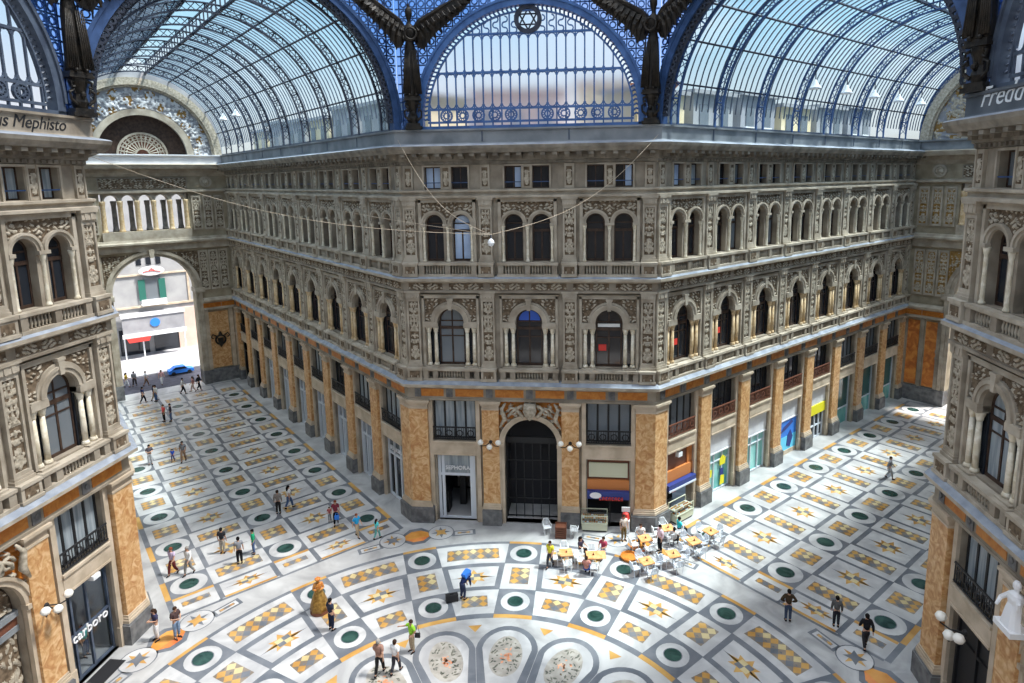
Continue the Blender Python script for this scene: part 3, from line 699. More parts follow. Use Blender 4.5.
def cornices(nm, path, segs, where, gm='gutter_zinc'):
    r = empty(num('trim'), Matrix.Identity(4), 'lower cornice with orange frieze panels round the '+where, 'cornice', kind='structure')
    MB().sweep(path, [(0,8.12),(.36,8.2),(.36,8.32),(.31,8.34),(.31,8.42),(.31,8.98),(.0,8.98)]).build('architrave', 'stone', r)
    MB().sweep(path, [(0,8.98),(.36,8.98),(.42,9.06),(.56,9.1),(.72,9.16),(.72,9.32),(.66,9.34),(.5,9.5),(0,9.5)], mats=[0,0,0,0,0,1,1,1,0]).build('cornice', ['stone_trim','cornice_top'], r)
    r2 = empty(num('trim'), Matrix.Identity(4), 'middle cornice with carved frieze round the '+where, 'cornice', kind='structure')
    MB().sweep(path, [(0,14.98),(.34,15.0),(.34,15.12),(.29,15.14),(.29,15.62),(.0,15.62)]).build('architrave', 'stone', r2)
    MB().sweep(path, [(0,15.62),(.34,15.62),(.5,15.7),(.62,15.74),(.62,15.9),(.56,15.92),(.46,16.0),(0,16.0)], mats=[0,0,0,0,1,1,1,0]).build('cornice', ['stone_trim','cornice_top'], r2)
    r3 = empty(num('trim'), Matrix.Identity(4), 'thin string course under the attic of the '+where, 'cornice', kind='structure')
    MB().sweep(path, [(0,20.66),(.36,20.68),(.36,20.8),(.16,20.84),(.16,20.98),(.3,21.04),(.3,21.14),(0,21.18)]).build('moulding', 'stone_trim', r3)
    r4 = empty(num('trim'), Matrix.Identity(4), 'top cornice with brackets and zinc gutter round the '+where, 'cornice', kind='structure')
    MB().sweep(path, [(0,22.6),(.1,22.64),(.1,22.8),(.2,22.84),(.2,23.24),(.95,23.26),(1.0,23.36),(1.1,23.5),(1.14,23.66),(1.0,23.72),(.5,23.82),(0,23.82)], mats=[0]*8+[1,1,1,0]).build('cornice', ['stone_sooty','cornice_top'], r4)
    MB().sweep(path, [(.0,23.8),(.5,23.8),(.47,23.88),(.47,24.5),(.58,24.54),(.58,24.64),(.1,24.66),(-.5,24.66),(-.5,24.6),(0,24.5)]).build('gutter', gm, r4)
    br, de, se = MB(), MB(), MB()
    for i, a, d, L, n in along(path):
        if i not in segs: continue
        Mz = Matrix(((d.x,-n.x,0,a.x),(d.y,-n.y,0,a.y),(0,0,1,0),(0,0,0,1)))
        k = int(L/.68)
        for j in range(k):
            x = L*(j+.5)/k
            n0 = len(br.v); br.prism([(0,0)]*0 or [(-.13,22.98),(.13,22.98),(.13,23.25),(-.13,23.25)], -.55, -.2).box(x,x,0,0,0,0) if 0 else br.box(x-.14,x+.14,-.5,-.2,22.94,23.25).box(x-.14,x+.14,-.88,-.5,23.08,23.25)
            for q in range(n0, len(br.v)): br.v[q] = tuple(Mz @ Vector(br.v[q]))
        k = int(L/.3)
        for j in range(k): de.obox(Mz, L*(j+.5)/k-.07, L*(j+.5)/k+.07, -.19, -.1, 22.66, 22.8)
        k = int(L/4.5)
        for j in range(1, k): se.obox(Mz, L*j/k-.04, L*j/k+.04, -.5, -.46, 23.9, 24.5)
    br.build('bracket_pattern', 'stone_sooty', r4); de.build('dentil_pattern', 'stone_sooty', r4); se.build('gutter_seam', 'iron_grey', r4)
    for i, a, d, L, n in along(path):
        if i not in segs: continue
        Mz = Matrix(((d.x,-n.x,0,a.x+n.x*.3),(d.y,-n.y,0,a.y+n.y*.3),(0,0,1,0),(0,0,0,1)))
        k = round(L/2.45)
        for j in range(k):
            x = L*(j+.5)/k
            put('frieze_panel', FPAN, r, Mz @ T(x,-.005)); put('frieze_block', FBLK, r, Mz @ T(L*j/k if j else .5,-.005))
            put('frieze_relief', FREL, r2, Mz @ T(x,.0,15.18))
cornices('central', PATHS['central'], (0,1,2), 'central block')
cornices('left', PATHS['left'], (0,), 'left building', 'stone')
cornices('right', PATHS['right'], (1,), 'right building', 'gutter_slate')
# roofs behind the gutters
def roof(name, poly, label, z=24.35):
    p = poly if sum(poly[i-1][0]*poly[i][1]-poly[i][0]*poly[i-1][1] for i in range(len(poly))) > 0 else poly[::-1]
    tag(MB().plan(p, z, z+.2).build(name, 'gutter_zinc'), label, 'roof', kind='structure')
pc = PATHS['central']; roof('roof_central', [pc[0],pc[1],pc[2],pc[3]], 'flat roof of the central block behind its gutter')
pl_ = PATHS['left']; roof('roof_left', [pl_[0],pl_[1],pl_[2],(pl_[2][0]-20,pl_[2][1]-20),(pl_[0][0]-34,pl_[0][1])], 'flat roof of the left building behind its gutter')
pr_ = PATHS['right']; roof('roof_right', [pr_[0],pr_[1],pr_[2],(pr_[2][0]+34,pr_[2][1]),(pr_[0][0]+20,pr_[0][1]-20)], 'flat roof of the right building behind its gutter')
# the fourth side of the court, behind the camera
o = MB().box(-22,22,0,.4,0,24.6).build('wall_near', 'stone', None, (0,-40.2,0)); tag(o, 'plain stone wall of the fourth side of the court behind the viewpoint', 'wall', kind='structure')

# ---------------------------------------------------------------- end walls of the galleries
def end_wall(side, L, key, txt):
    a = 18.39+L; Mx = frame(side*a*S2, OY+a*S2, -45*side)
    RA, ZS = 3.72, 10.7
    holes = [arch(0, RA, 0, ZS, 20), rect(-3.9, 3.9, 17.06, 20.8)]
    wall('wall_%s_end' % key, Mx, rect(-7.79, 7.79, 0, 24.6), holes, 1.5, ['stone_end'], 'end wall of the %s with street archway and open loggia' % txt)
    r = empty(num('trim'), Mx, 'moulded street archway at the end of the '+txt, 'archway', kind='structure')
    mb = MB()
    for r0, r1, y in ((RA,RA+.3,-.12),(RA+.3,RA+.62,-.26)):
        mb.arcband(0, ZS, r0, r1, y, .02, n=28)
        for s in (-1,1): p, q = sorted((s*r0, s*r1)); mb.box(p, q, y, .02, 1.5, ZS)
    for s in (-1,1): p, q = sorted((s*(RA-.1), s*(RA+.9))); mb.box(p, q, -.34, 1.5, ZS-.5, ZS); p, q = sorted((s*(RA), s*(RA+.75))); mb.box(p, q, -.3, 1.5, 0, 1.5, 1)
    mb.build('archivolt', ['stone_trim','dark_stone'], r)
    MB().prism([(-.16,ZS+RA-.1),(.16,ZS+RA-.1),(.26,ZS+RA+.75),(-.26,ZS+RA+.75)], -.5, 0).build('keystone', 'stone_trim', r)
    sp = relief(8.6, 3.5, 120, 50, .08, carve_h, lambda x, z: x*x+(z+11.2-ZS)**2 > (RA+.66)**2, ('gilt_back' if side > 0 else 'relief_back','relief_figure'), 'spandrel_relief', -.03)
    put('spandrel_relief', sp, r, (0,0,11.2))
    for s in (-1,1):                                     # orange marble panels, pilaster strips and plinth
        sd = 'left' if s < 0 else 'right'
        p = empty(num('trim'), Mx, 'orange marble panel and dark plinth %s of the archway of the %s' % (sd, txt), 'panel', kind='structure')
        x0, x1 = sorted((s*4.5, s*7.7))
        MB().box(x0,x1,-.2,0,0,1.3).box(x0,x1,-.14,0,1.3,1.5).build('plinth', 'dark_stone', p)
        pm = 'red_marble' if side > 0 else 'orange_marble'
        if side > 0:
            for u in (5.2, 6.75): q0, q1 = sorted((s*(u-.5), s*(u+.5))); MB().box(q0,q1,-.06,0,1.6,7.9).build('marble_panel', pm, p)
            for u in (4.55, 5.98, 7.5): MB().box(s*u-.16,s*u+.16,-.16,0,1.5,8.1).box(s*u-.2,s*u+.2,-.2,0,5.0,5.3).box(s*u-.2,s*u+.2,-.2,0,4.4,4.6).build('pilaster_strip', 'stone', p)
        else:
            q0, q1 = sorted((s*4.75, s*6.7)); MB().box(q0,q1,-.06,0,1.6,7.9).build('marble_panel', pm, p)
            for u in (4.55, 7.0, 7.5): MB().box(s*u-.18,s*u+.18,-.16,0,1.5,8.1).box(s*u-.22,s*u+.22,-.2,0,5.0,5.3).build('pilaster_strip', 'lintel_stone', p)
            w = empty('wall_emblem', Mx @ T(s*5.72,-.08,4.7), 'dark bronze wall emblem on the orange marble %s of the street archway' % sd, 'emblem')
            MB().ring(0,0,.5,.09,-.1,0,18).prism([(-.3,.2),(.3,.2),(.22,-.5),(0,-.85),(-.22,-.5)], -.14, 0).build('shield', 'bronze', w)
            for t in (-1,1): MB().tube([(t*.4,-.05,.45),(t*.75,-.1,.7),(t*.95,-.08,.4),(t*.7,-.06,.2)], .06).build('scroll', 'bronze', w)
            MB().lathe([(.05,.45),(.2,.6),(.12,.85),(.02,.95)], n=8).build('crest', 'bronze', w)
        for fl, z0, h in (('low',10.4,4.3),('high',16.9,3.6)):
            for u in (4.75,5.75,6.75) if fl == 'low' else (4.6,5.7,6.8):
                if fl == 'low' or True:
                    q = empty(num('trim'), Mx @ T(s*u), 'carved panel %s of the %s, %.0f m from its middle, at the end of the %s' % (sd, 'arch' if fl == 'low' else 'loggia', u, txt), 'panel', kind='structure')
                    MB().box(-.44,-.3,-.14,0,z0,z0+h).box(.3,.44,-.14,0,z0,z0+h).box(-.3,.3,-.14,0,z0+h-.2,z0+h).box(-.3,.3,-.14,0,z0,z0+.2).build('panel_frame', 'stone_trim', q)
                    k = ('er', fl, side)
                    if k not in MC: MC[k] = relief(.6, h-.4, 12, 84, .06, carve_v, mats=('gilt_back' if side > 0 else 'relief_back','relief_figure'), name='relief', y=-.04)
                    put('relief', MC[k], q, (0,0,z0+.2))
        q = empty(num('trim'), Mx @ T(s*5.7), 'round stone medallion %s of the top frieze of the %s' % (sd, txt), 'medallion', kind='structure')
        MB().ring(0,21.9,.5,.09,-.16,0,18).build('rim', 'stone_trim', q); MB().lathe([(.42,0),(.36,.1),(.15,.2),(.0,.22)], n=14).build('boss', 'relief_figure', q, T(0,0,21.9) @ Matrix.Rotation(pi/2,4,'X'))
    lg = empty(num('trim'), Mx, 'open loggia arcade above the street arch of the '+txt, 'loggia', kind='structure')
    mb = MB()
    for i in range(5):
        x = -2.92+1.46*i; mb.arcband(x, 20.1, .58, .74, -.06, 1.4, n=12)
        for t in (-1,1):
            pts = [(x+t*.73,20.1)]+[(x+t*.66*cos(pi/2*j/6), 20.1+.66*sin(pi/2*j/6)) for j in range(7)]+[(x,20.82),(x+t*.73,20.82)]
            mb.prism(pts if t > 0 else pts[::-1], .0, 1.4)
    mb.box(-3.95,3.95,-.3,.1,16.2,17.06).box(-3.95,3.95,.9,1.5,16.2,17.06)
    mb.box(-3.9,3.9,-.1,1.5,20.78,20.86).build('arcade', 'stone_trim', lg)
    for i in range(6):
        put('colonnette', ME_LOG, lg, (-3.65+1.46*i, .12, 17.06)); put('colonnette', ME_LOGD, lg, (-2.62+1.46*i, 1.2, 17.06)) if i < 5 else None
    mb = MB()
    MB().box(-3.9,3.9,-.12,0,21.2,22.4).build('frieze_ground', 'stone', lg)
    put('frieze_relief', relief(7.6, 1.0, 130, 20, .08, lambda x, z: carve_h(x*.9, z), mats=('relief_back','relief_figure'), name='frieze_relief', y=-.13), lg, (0,0,21.3))
    t = empty(num('trim'), Mx, 'cornices across the end wall of the '+txt, 'cornice', kind='structure')
    for s in (-1,1):
        pp = [(-7.79,0),(-RA-.62,0)] if s < 0 else [(RA+.62,0),(7.79,0)]
        MB().sweep(pp, [(0,8.12),(.36,8.2),(.36,8.34),(.31,8.42),(.31,8.98),(.72,9.16),(.72,9.32),(.5,9.5),(0,9.5)]).build('lower_cornice', 'stone_trim', t)
        c = (pp[0][0]+pp[1][0])/2
        for k in (-.9,.9): put('frieze_panel', FPAN, t, T(c+k,-.305))
    pp = [(-7.79,0),(7.79,0)]
    MB().sweep(pp, [(0,14.9),(.3,15.0),(.29,15.62),(.62,15.74),(.62,15.9),(.46,16.0),(.4,16.2),(0,16.2)]).build('middle_cornice', 'stone_trim', t)
    MB().sweep(pp, [(0,20.84),(.3,20.9),(.3,21.1),(0,21.18)]).build('string_course', 'stone_trim', t)
    MB().sweep(pp, [(0,22.5),(.2,22.84),(.2,23.24),(.95,23.26),(1.14,23.66),(.5,23.76),(0,23.8)]).build('top_cornice', 'stone_trim', t)
    MB().sweep(pp, [(0,23.76),(.5,23.76),(.5,24.5),(.7,24.56),(.7,24.66),(0,24.7)]).build('gutter', 'fascia_white' if side < 0 else 'gutter_zinc', t)
    # lunette under the vault
    n = 32; cx, RI = .3, 3.95
    out = [(-7.66,24.6),(7.66,24.6)]+[(7.66*cos(pi*i/n), 25.06+7.66*sin(pi*i/n)) for i in range(0,n+1)]
    hole = [(cx-RI,24.601),(cx+RI,24.601)]+[(cx+RI*cos(pi*i/20), 24.62+RI*sin(pi*i/20)) for i in range(1,20)]
    wall('wall_%s_lunette' % key, Mx, out, [hole], .5, ['plaster_grey'], 'semicircular wall under the vault at the end of the '+txt)
    t = empty(num('trim'), Mx, 'carved arch of figures round the half-moon window at the end of the '+txt, 'tympanum', kind='structure')
    MB().arcband(0,24.6,6.75,7.45,-.5,.02,n=40).arcband(0,24.6,6.55,6.75,-.3,.02,n=40).build('outer_arch', 'relief_figure', t)
    MB().arcband(cx,24.6,RI-.05,RI+.55,-.35,.02,n=32).build('inner_arch', 'stone_trim', t)
    mb = MB(); NA, NR = 150, 20; idx = {}
    for i in range(NA+1):
        for j in range(NR+1):
            an = pi*i/NA; r0, r1 = RI+.55, 6.55; c0 = cx*(1-j/NR); rr = r0+(r1-r0)*j/NR
            e = carve_h(an*4.6, rr*.95); q = min(1, max(0, (e+.25)/.5)) if 0 < j < NR else 0
            idx[i,j] = (len(mb.v), q); mb.v.append((c0+rr*cos(an), -.03-.16*q, 24.6+rr*sin(an)))
    for i in range(NA):
        for j in range(NR):
            q = [idx[i,j],idx[i,j+1],idx[i+1,j+1],idx[i+1,j]]; mb.f.append([k[0] for k in q][::-1])
            s_ = sum(k[1] for k in q)/4; mb.m.append(0 if s_ > .42 else (1 if sin(i*.37)*sin(i*.11+j*.3) > .25 else 2))
    mb.build('figure_relief', ['pavement_pale' if side < 0 else 'relief_figure','gilt_back','plaster_grey'], t, smooth=True)
    MB().prism([(cx+(RI+.1)*cos(pi*i/20), 24.6+(RI+.1)*sin(pi*i/20)) for i in range(21)], .42, .48).build('backing', 'wood_frame', t)
    w = empty(num('window'), Mx, 'fan window of radiating petals inside the half-moon at the end of the '+txt, 'window', kind='structure')
    mb = MB().arcband(cx,24.62,2.05,2.25,.25,.42,n=28).arcband(cx,24.62,.55,.7,.25,.42,n=16).arcband(cx,24.62,1.35,1.45,.3,.42,n=24)
    for i in range(15): an = pi*i/14; mb.tube([(cx+.6*cos(an),.33,24.62+.6*sin(an)),(cx+2.1*cos(an),.33,24.62+2.1*sin(an))], .06, 5)
    for i in range(14): an = pi*(i+.5)/14; mb.ring(cx+1.75*cos(an), 24.62+1.75*sin(an), .16, .035, .26, .4, 10)
    mb.build('tracery', 'stone_trim', w)
    MB().prism([(cx+2.1*cos(pi*i/18), 24.63+2.1*sin(pi*i/18)) for i in range(19)], .40, .42).build('pane', 'wood_brown', w)
ME_LOG = MB().lathe([(.29,0),(.29,.12),(.24,.2),(.235,.3),(.215,2.55),(.24,2.62),(.27,2.95),(.27,3.06)], n=12).mesh('colonnette', ['column_ochre'], True)
ME_LOGD = MB().lathe([(.29,0),(.29,.2),(.24,.36),(.215,2.55),(.24,2.62),(.27,2.95),(.27,3.06)], n=12).mesh('colonnette', ['dark_stone'], True)
end_wall(-1, LL, 'left', 'left gallery')
end_wall(1, LR, 'right', 'right gallery')

# ---------------------------------------------------------------- glass vaults
RV = 7.6; ZV = 25.06
def vault(side, L, key, txt, nb, c0, pitch):
    a0 = 18.39
    Mx = Matrix(((S2, side*S2, 0, 0), (-side*S2, S2, 0, OY), (0,0,1,0), (0,0,0,1)))   # x = across, y = along the arm
    if side < 0: Mx = Matrix(((S2,-S2,0,0),(S2,S2,0,OY),(0,0,1,0),(0,0,0,1)))
    r = empty('ceiling_'+key, Mx, 'glass barrel vault on blue lattice ribs over the '+txt, 'glass vault', kind='structure')
    NS = 20; y0, y1 = a0, a0+L
    g = MB(); P = lambda q, R: (R*cos(pi*q/NS), ZV+R*sin(pi*q/NS))
    for i in range(NS):
        if i in (9,10): continue
        (xa,za),(xb,zb) = P(i, RV), P(i+1, RV)
        g.face([(xa,y0,za),(xb,y0,zb),(xb,y1,zb),(xa,y1,za)])
    for q in (-1,1): g.face([(q*RV,y0,24.66),(q*RV,y1,24.66),(q*RV,y1,ZV),(q*RV,y0,ZV)])
    g.build('glass_pane', 'glass_vault', r)
    # ridge lantern along the crown
    g = MB(); (xa,za),(xb,zb) = P(9, RV), P(11, RV)
    g.face([(xa,y0,za+.9),(0,y0,za+1.7),(0,y1,za+1.7),(xa,y1,za+.9)]).face([(0,y0,za+1.7),(xb,y0,zb+.9),(xb,y1,zb+.9),(0,y1,za+1.7)]).build('lantern_pane', 'glass_vault', r)
    mb = MB(); k = int(L/1.1)
    for j in range(k): y = y0+L*(j+.5)/k; mb.box(xa-.04,xa+.04,y-.04,y+.04,za,za+.9).box(xb-.04,xb+.04,y-.04,y+.04,zb,zb+.9)
    for q, z in ((xa,za),(xb,zb)):
        mb.box(q-.1,q+.1,y0,y1,z-.08,z+.06).box(q-.06,q+.06,y0,y1,z+.86,z+.96)
    mb.build('lantern_frame', 'iron_dark', r)
    # ribs: two flanges with a diamond web
    mb = MB(); R0, R1, N = RV-.62, RV-.04, 44
    mb.arcband(0,ZV,R0,R0+.1,-.08,.08,0,pi,N).arcband(0,ZV,R1-.08,R1,-.08,.08,0,pi,N)
    for i in range(N):
        b0, b1 = pi*i/N, pi*(i+1)/N
        for ra, rb in ((R0+.05,R1-.05),(R1-.05,R0+.05)):
            mb.tube([(ra*cos(b0),0,ZV+ra*sin(b0)),(rb*cos(b1),0,ZV+rb*sin(b1))], .026, 4, caps=False)
        if i % 4 == 2: mb.tube([((R0)*cos(b0),0,ZV+R0*sin(b0)),(R1*cos(b0),0,ZV+R1*sin(b0))], .05, 4, caps=False)
    for q in (-1,1): x0, x1 = sorted((q*R0, q*R1)); mb.box(x0,x0+.08,-.08,.08,24.66,ZV).box(x1-.08,x1,-.08,.08,24.66,ZV)
    rib = mb.mesh('rib', ['iron_blue' if side > 0 else 'iron_dark'])
    ys = [a0+.8]+[a0+c0+pitch*(k+.5) for k in range(nb)]
    for y in ys:
        if y < y1-.2: put('rib', rib, r, (0,y,0))
    # purlins
    for q in (1.6,3.6,5.4,7.2,9,11,12.8,14.6,16.4,18.4):
        x, z = P(q, RV-.08); an = pi*q/NS
        m2 = MB().box(-.05,.05,0,L,-.05,.05)
        x2, z2 = P(q, RV-.3)
        for j in range(nb*4):
            pass
        k = 'pur%s' % key
        if k not in MC: MC[k] = m2.mesh('purlin', ['iron_dark'])
        put('purlin', MC[k], r, T(x,y0,z) @ Matrix.Rotation(-an, 4, 'Y'))
    # glazing bars between the ribs
    mb = MB(); k = nb*8
    for j in range(k):
        y = y0+L*(j+.5)/k
        for b0, b1 in ((.02,.455),(.545,.98)):
            mb.arcband(0,ZV,RV-.05,RV+.03,y-.013,y+.013,pi*b0,pi*b1,14)
    mb.build('glazing_bar_pattern', 'iron_grey', r)
    # low upright frames along the springing
    for s in (-1,1):
        MB().box(s*RV-.08,s*RV+.08,y0,y1,24.62,24.78).build('sill_beam', 'iron_grey', r)
    return Mx
MV = {-1: vault(-1, LL, 'left', 'left gallery', 9, 2.85, 4.39), 1: vault(1, LR, 'right', 'right gallery', 8, 2.72, 4.54)}
# ---------------------------------------------------------------- arches, half-moon windows and spandrels above the gutter
LAT = {}
def lattice(half, R, z0, z1, mat):
    mb = MB(); s = .52; nx = int(half/s)
    ok = lambda x, z: x*x+(z-25.1)**2 > (R+.05)**2
    for i in range(-nx, nx+1):
        x = i*s; zs = 25.1+sqrt(max(0, (R+.02)**2-x*x)) if abs(x) < R else z0
        if zs < z1: mb.box(x-.035,x+.035,-.05,.05,zs,z1)
    k = 0
    for j in range(int((z1-z0)/s)+1):
        z = z0+j*s; xs = sqrt(max(0, R*R-max(0,z-25.1)**2)) if z-25.1 < R else 0
        if xs < half:
            for t in (-1,1): p, q = sorted((t*xs, t*half)); mb.box(p,q,-.05,.05,z-.035,z+.035)
        for i in range(-nx-1, nx+1):
            x, zc = (i+.5)*s, z+s/2
            if abs(x) < half and ok(x, zc) and zc < z1 and zc < 33.2: mb.ring(x, zc, .17, .035, -.04, .04, 8)
    return mb.mesh('lattice', [mat])
def spandrel(Mx, half, R, label, mat):
    r = empty(num('trim'), Mx, label, 'spandrel lattice', kind='structure')
    k = ('lat', half, R, mat)
    if k not in MC: MC[k] = (lattice(half, R, 24.7, 33.9, mat),)
    put('lattice_pattern', MC[k][0], r)
    k2 = ('latp', half, R)
    if k2 not in MC:
        n = 24; a0 = math.acos(min(1, half/R)) if half < R else 0
        arc_ = [(R*cos(a0+(pi-2*a0)*i/n), 25.1+R*sin(a0+(pi-2*a0)*i/n)) for i in range(n+1)]
        mb = MB()
        for (xa,za),(xb,zb) in zip(arc_, arc_[1:]): mb.face([(xa,.08,za),(xb,.08,zb),(xb,.08,33.9),(xa,.08,33.9)])
        if half > R:
            for q in (-1,1): mb.face([(q*R,.08,24.7),(q*(half+.1),.08,24.7),(q*(half+.1),.08,33.9),(q*R,.08,33.9)])
        MC[k2] = (mb.mesh('glass_pane', ['glass_spandrel']),)
    put('glass_pane', MC[k2][0], r)
def big_arch(Mx, half, R0, R1, label, mat, edge):
    r = empty(num('trim'), Mx, label, 'iron arch', kind='structure')
    MB().arcband(0,25.06,R0,R1,-.3,.25,n=56).arcband(0,25.06,R1-.1,R1+.06,-.36,.28,n=56).box(R0,R1,-.3,.25,24.66,25.06).box(-R1,-R0,-.3,.25,24.66,25.06).build('arch_band', mat, r)
    mb = MB(); n = 70
    for i in range(n):
        a = pi*(i+.5)/n; mb.ring(R0*cos(a)*.985, 25.06+R0*sin(a)*.985, .13, .045, -.2, .0, 8)
    mb.arcband(0,25.06,R0-.28,R0-.2,-.1,.1,n=56).build('arch_edge', edge, r)
def lunette(Mx, label, mat):
    r = empty(num('window'), Mx, label, 'half-moon window', kind='structure')
    Z = 25.15; R = 6.0
    MB().arcband(0,Z,6.2,6.58,-.3,.2,n=56).arcband(0,Z,6.52,6.66,-.38,.22,n=56).box(-6.6,6.6,-.3,.2,24.6,24.82).box(6.2,6.6,-.3,.2,24.7,Z).box(-6.6,-6.2,-.3,.2,24.7,Z).build('arch_rim', mat, r)
    mb = MB(); n = 76
    mb.arcband(0,Z,5.88,5.96,-.1,.08,n=56)
    for i in range(n):
        a = pi*(i+.5)/n
        mb.tube([(5.94*cos(a),-.02,Z+5.94*sin(a)),(6.12*cos(a+.012),-.06,Z+6.12*sin(a+.012)),(6.22*cos(a),-.02,Z+6.22*sin(a))], .055, 4, caps=False)
    mb.build('toothed_rim_pattern', mat, r)
    mb = MB()
    for k in range(-11, 12):
        x = .53*k
        if abs(x) < R-.1:
            top = Z+sqrt(R*R-x*x)-.08
            if abs(x) < .7: top = min(top, 29.9)
            mb.box(x-.04,x+.04,-.05,.05,24.8,top)
    for z in (25.05,25.78,27.8,29.88):
        h = sqrt(R*R-max(0,z-Z)**2)-.05; mb.box(-h,h,-.06,.06,z-.06,z+.06)
    for k in range(-12, 12):
        x = .53*(k+.5)
        for z, s in ((27.55,1),(27.95,-1),(29.6,1),(26.05,-1)):
            if x*x+(z+.2-Z)**2 < (R-.3)**2:
                mb.arcband(x, z, .20, .265, -.04, .04, 0 if s > 0 else pi, pi if s > 0 else 2*pi, 6)
    mb.build('mullion_grid', mat, r)
    mb = MB()
    for k in range(1, 6):
        for s in (-1,1):
            x = s*(.45+.95*k-.35)
            mb.ring(x, 25.42, .33, .045, -.07, .07, 14); mb.ring(x, 25.42, .16, .035, -.06, .06, 10)
            for t in range(6): a = pi/3*t; mb.ring(x+.245*cos(a), 25.42+.245*sin(a), .07, .022, -.05, .05, 6)
    mb.build('rosette_band', mat, r)
    mb = MB().ring(0, 30.6, .66, .12, -.14, .12, 28)       # star in a ring
    for o in (0, pi):
        p = [(.56*cos(pi/2+o+2*pi*i/3), 30.6+.56*sin(pi/2+o+2*pi*i/3)) for i in range(3)]
        for i in range(3): mb.tube([(p[i][0],0,p[i][1]),(p[(i+1) % 3][0],0,p[(i+1) % 3][1])], .045, 4)
    tag(mb.build('star_ring', 'iron_dark', r), 'six-pointed star in a ring')
    mb = MB()
    for k in range(-8, 8):
        x = .53*(k+.5); top = Z+sqrt(max(0, R*R-x*x))-.2
        z = 30.05; s = 1
        while z < top and abs(x) > .75:
            mb.arcband(x, z, .12, .19, -.04, .04, -pi/2 if s > 0 else pi/2, pi/2 if s > 0 else 3*pi/2, 6); z += .3; s = -s
    mb.build('scrollwork', mat, r)
    MB().face([(R,.09,24.75)]+[(R*cos(pi*i/40), .09, Z+R*sin(pi*i/40)) for i in range(41)]+[(-R,.09,24.75)]).build('glass_pane', 'glass_lunette', r)
for key, txt in (('center','central facade'),('left','left building'),('right','right building')):
    Mx = FR[key] @ T(W/2+(.2 if key == 'center' else 0))
    mt = 'iron_azure' if key == 'center' else 'iron_grey'
    lunette(Mx, 'great half-moon iron window with star ring over the '+txt, mt)
    spandrel(FR[key] @ T(W/2,.2), 7.5, 6.64, 'iron lattice round the half-moon window over the '+txt, 'iron_azure')
for side, txt in ((-1,'left gallery'),(1,'right gallery')):
    Mx = frame(side*18.39*S2, OY+18.39*S2, -45*side)
    big_arch(Mx, 7.79, 7.3, 7.74, 'wide blue iron arch at the mouth of the '+txt, 'iron_blue', 'iron_dark')
    spandrel(Mx @ T(0,.2), 7.79, 7.75, 'iron lattice above the arch at the mouth of the '+txt, 'iron_blue')
# drum and glass dome over the court
path = [CL, CR, BR, (BR[0], BR[1]-W), (CR[0], 2*OY), (CL[0], 2*OY), (BL[0], BL[1]-W), BL, CL]
dm = empty('ceiling_dome', T(0, OY, 0), 'glass dome on iron ribs over the eight-sided court', 'dome', kind='structure')
q = [(x, y-OY) for x, y in path]
ap = 18.5/cos(pi/8)
mb = MB(); mg = MB(); NR = 7
prof = [(1.0+.06,34.6)]+[(cos(pi/2*i/NR)*1.06, 36.2+15.5*sin(pi/2*i/NR)) for i in range(NR)]+[(.06,51.7)]
for i in range(16):
    a, b = pi/8*i+pi/16*0+pi/8*.0, pi/8*(i+1)
    for (r0,z0),(r1,z1) in zip(prof, prof[1:]):
        mg.face([(ap*r0*sin(a),ap*r0*cos(a),z0),(ap*r0*sin(b),ap*r0*cos(b),z0),(ap*r1*sin(b),ap*r1*cos(b),z1),(ap*r1*sin(a),ap*r1*cos(a),z1)])
        mb.tube([(ap*r0*sin(a),ap*r0*cos(a),z0),(ap*r1*sin(a),ap*r1*cos(a),z1)], .22, 4)
        mb.tube([(ap*r0*sin(a),ap*r0*cos(a),z0),(ap*r0*sin(b),ap*r0*cos(b),z0)], .14, 4)
mg.build('glass_pane', 'glass_dome', dm); mb.build('rib_frame', 'iron_grey', dm)
MB().sweep(q[:], [(-1.2,34.0),(.3,34.0),(.3,34.6),(-1.2,34.6)]).build('drum_ring', 'iron_grey', dm)

# ---------------------------------------------------------------- winged statues on the four corners
def wing(s):
    mb = MB(); out = [(.12,3.3),(.35,3.8),(.9,4.35),(1.8,4.85),(2.7,5.3),(3.6,5.8),(3.35,5.2),(2.95,4.72),(2.45,4.3),(1.95,3.9),(1.45,3.5),(1.05,3.05),(.78,2.6),(.45,2.7)]
    f = lambda x, y, z: (s*x*.93, .12+y-x*.46, z)
    p = [f(x, -.09, z) for x, z in out]; q = [f(x, .09, z) for x, z in out]; n = len(out)
    if s < 0: p, q = q, p
    mb.add(p+q, [tuple(range(n)), tuple(range(2*n-1,n-1,-1))]+[(i,i+n,(i+1) % n+n,(i+1) % n) for i in range(n)])
    for i in range(10):                                   # long flight feathers and two rows of coverts
        t = i/9; x0, z0 = .5+2.3*t, 3.85+1.25*t; x1, z1 = .72+2.75*t, 2.6+2.75*t
        mb.tube([f(x0,-.1,z0), f((x0+x1)/2+.06,-.15,(z0+z1)/2), f(x1+.05,-.08,z1-.1)], [.10,.16,.04], 5)
    for i in range(9):
        t = i/8; x0, z0 = .35+2.2*t, 3.8+1.2*t; mb.tube([f(x0,-.14,z0), f(x0+.13,-.2,z0-.25), f(x0+.2,-.12,z0-.5)], [.09,.14,.03], 5)
    mb.tube([f(.12,0,3.4), f(.6,-.05,4.1), f(1.8,-.02,4.85), f(3.55,0,5.77)], [.2,.17,.12,.05], 6)
    return mb.mesh('wing', ['bronze'], False)
WINGS = [wing(-1), wing(1)]
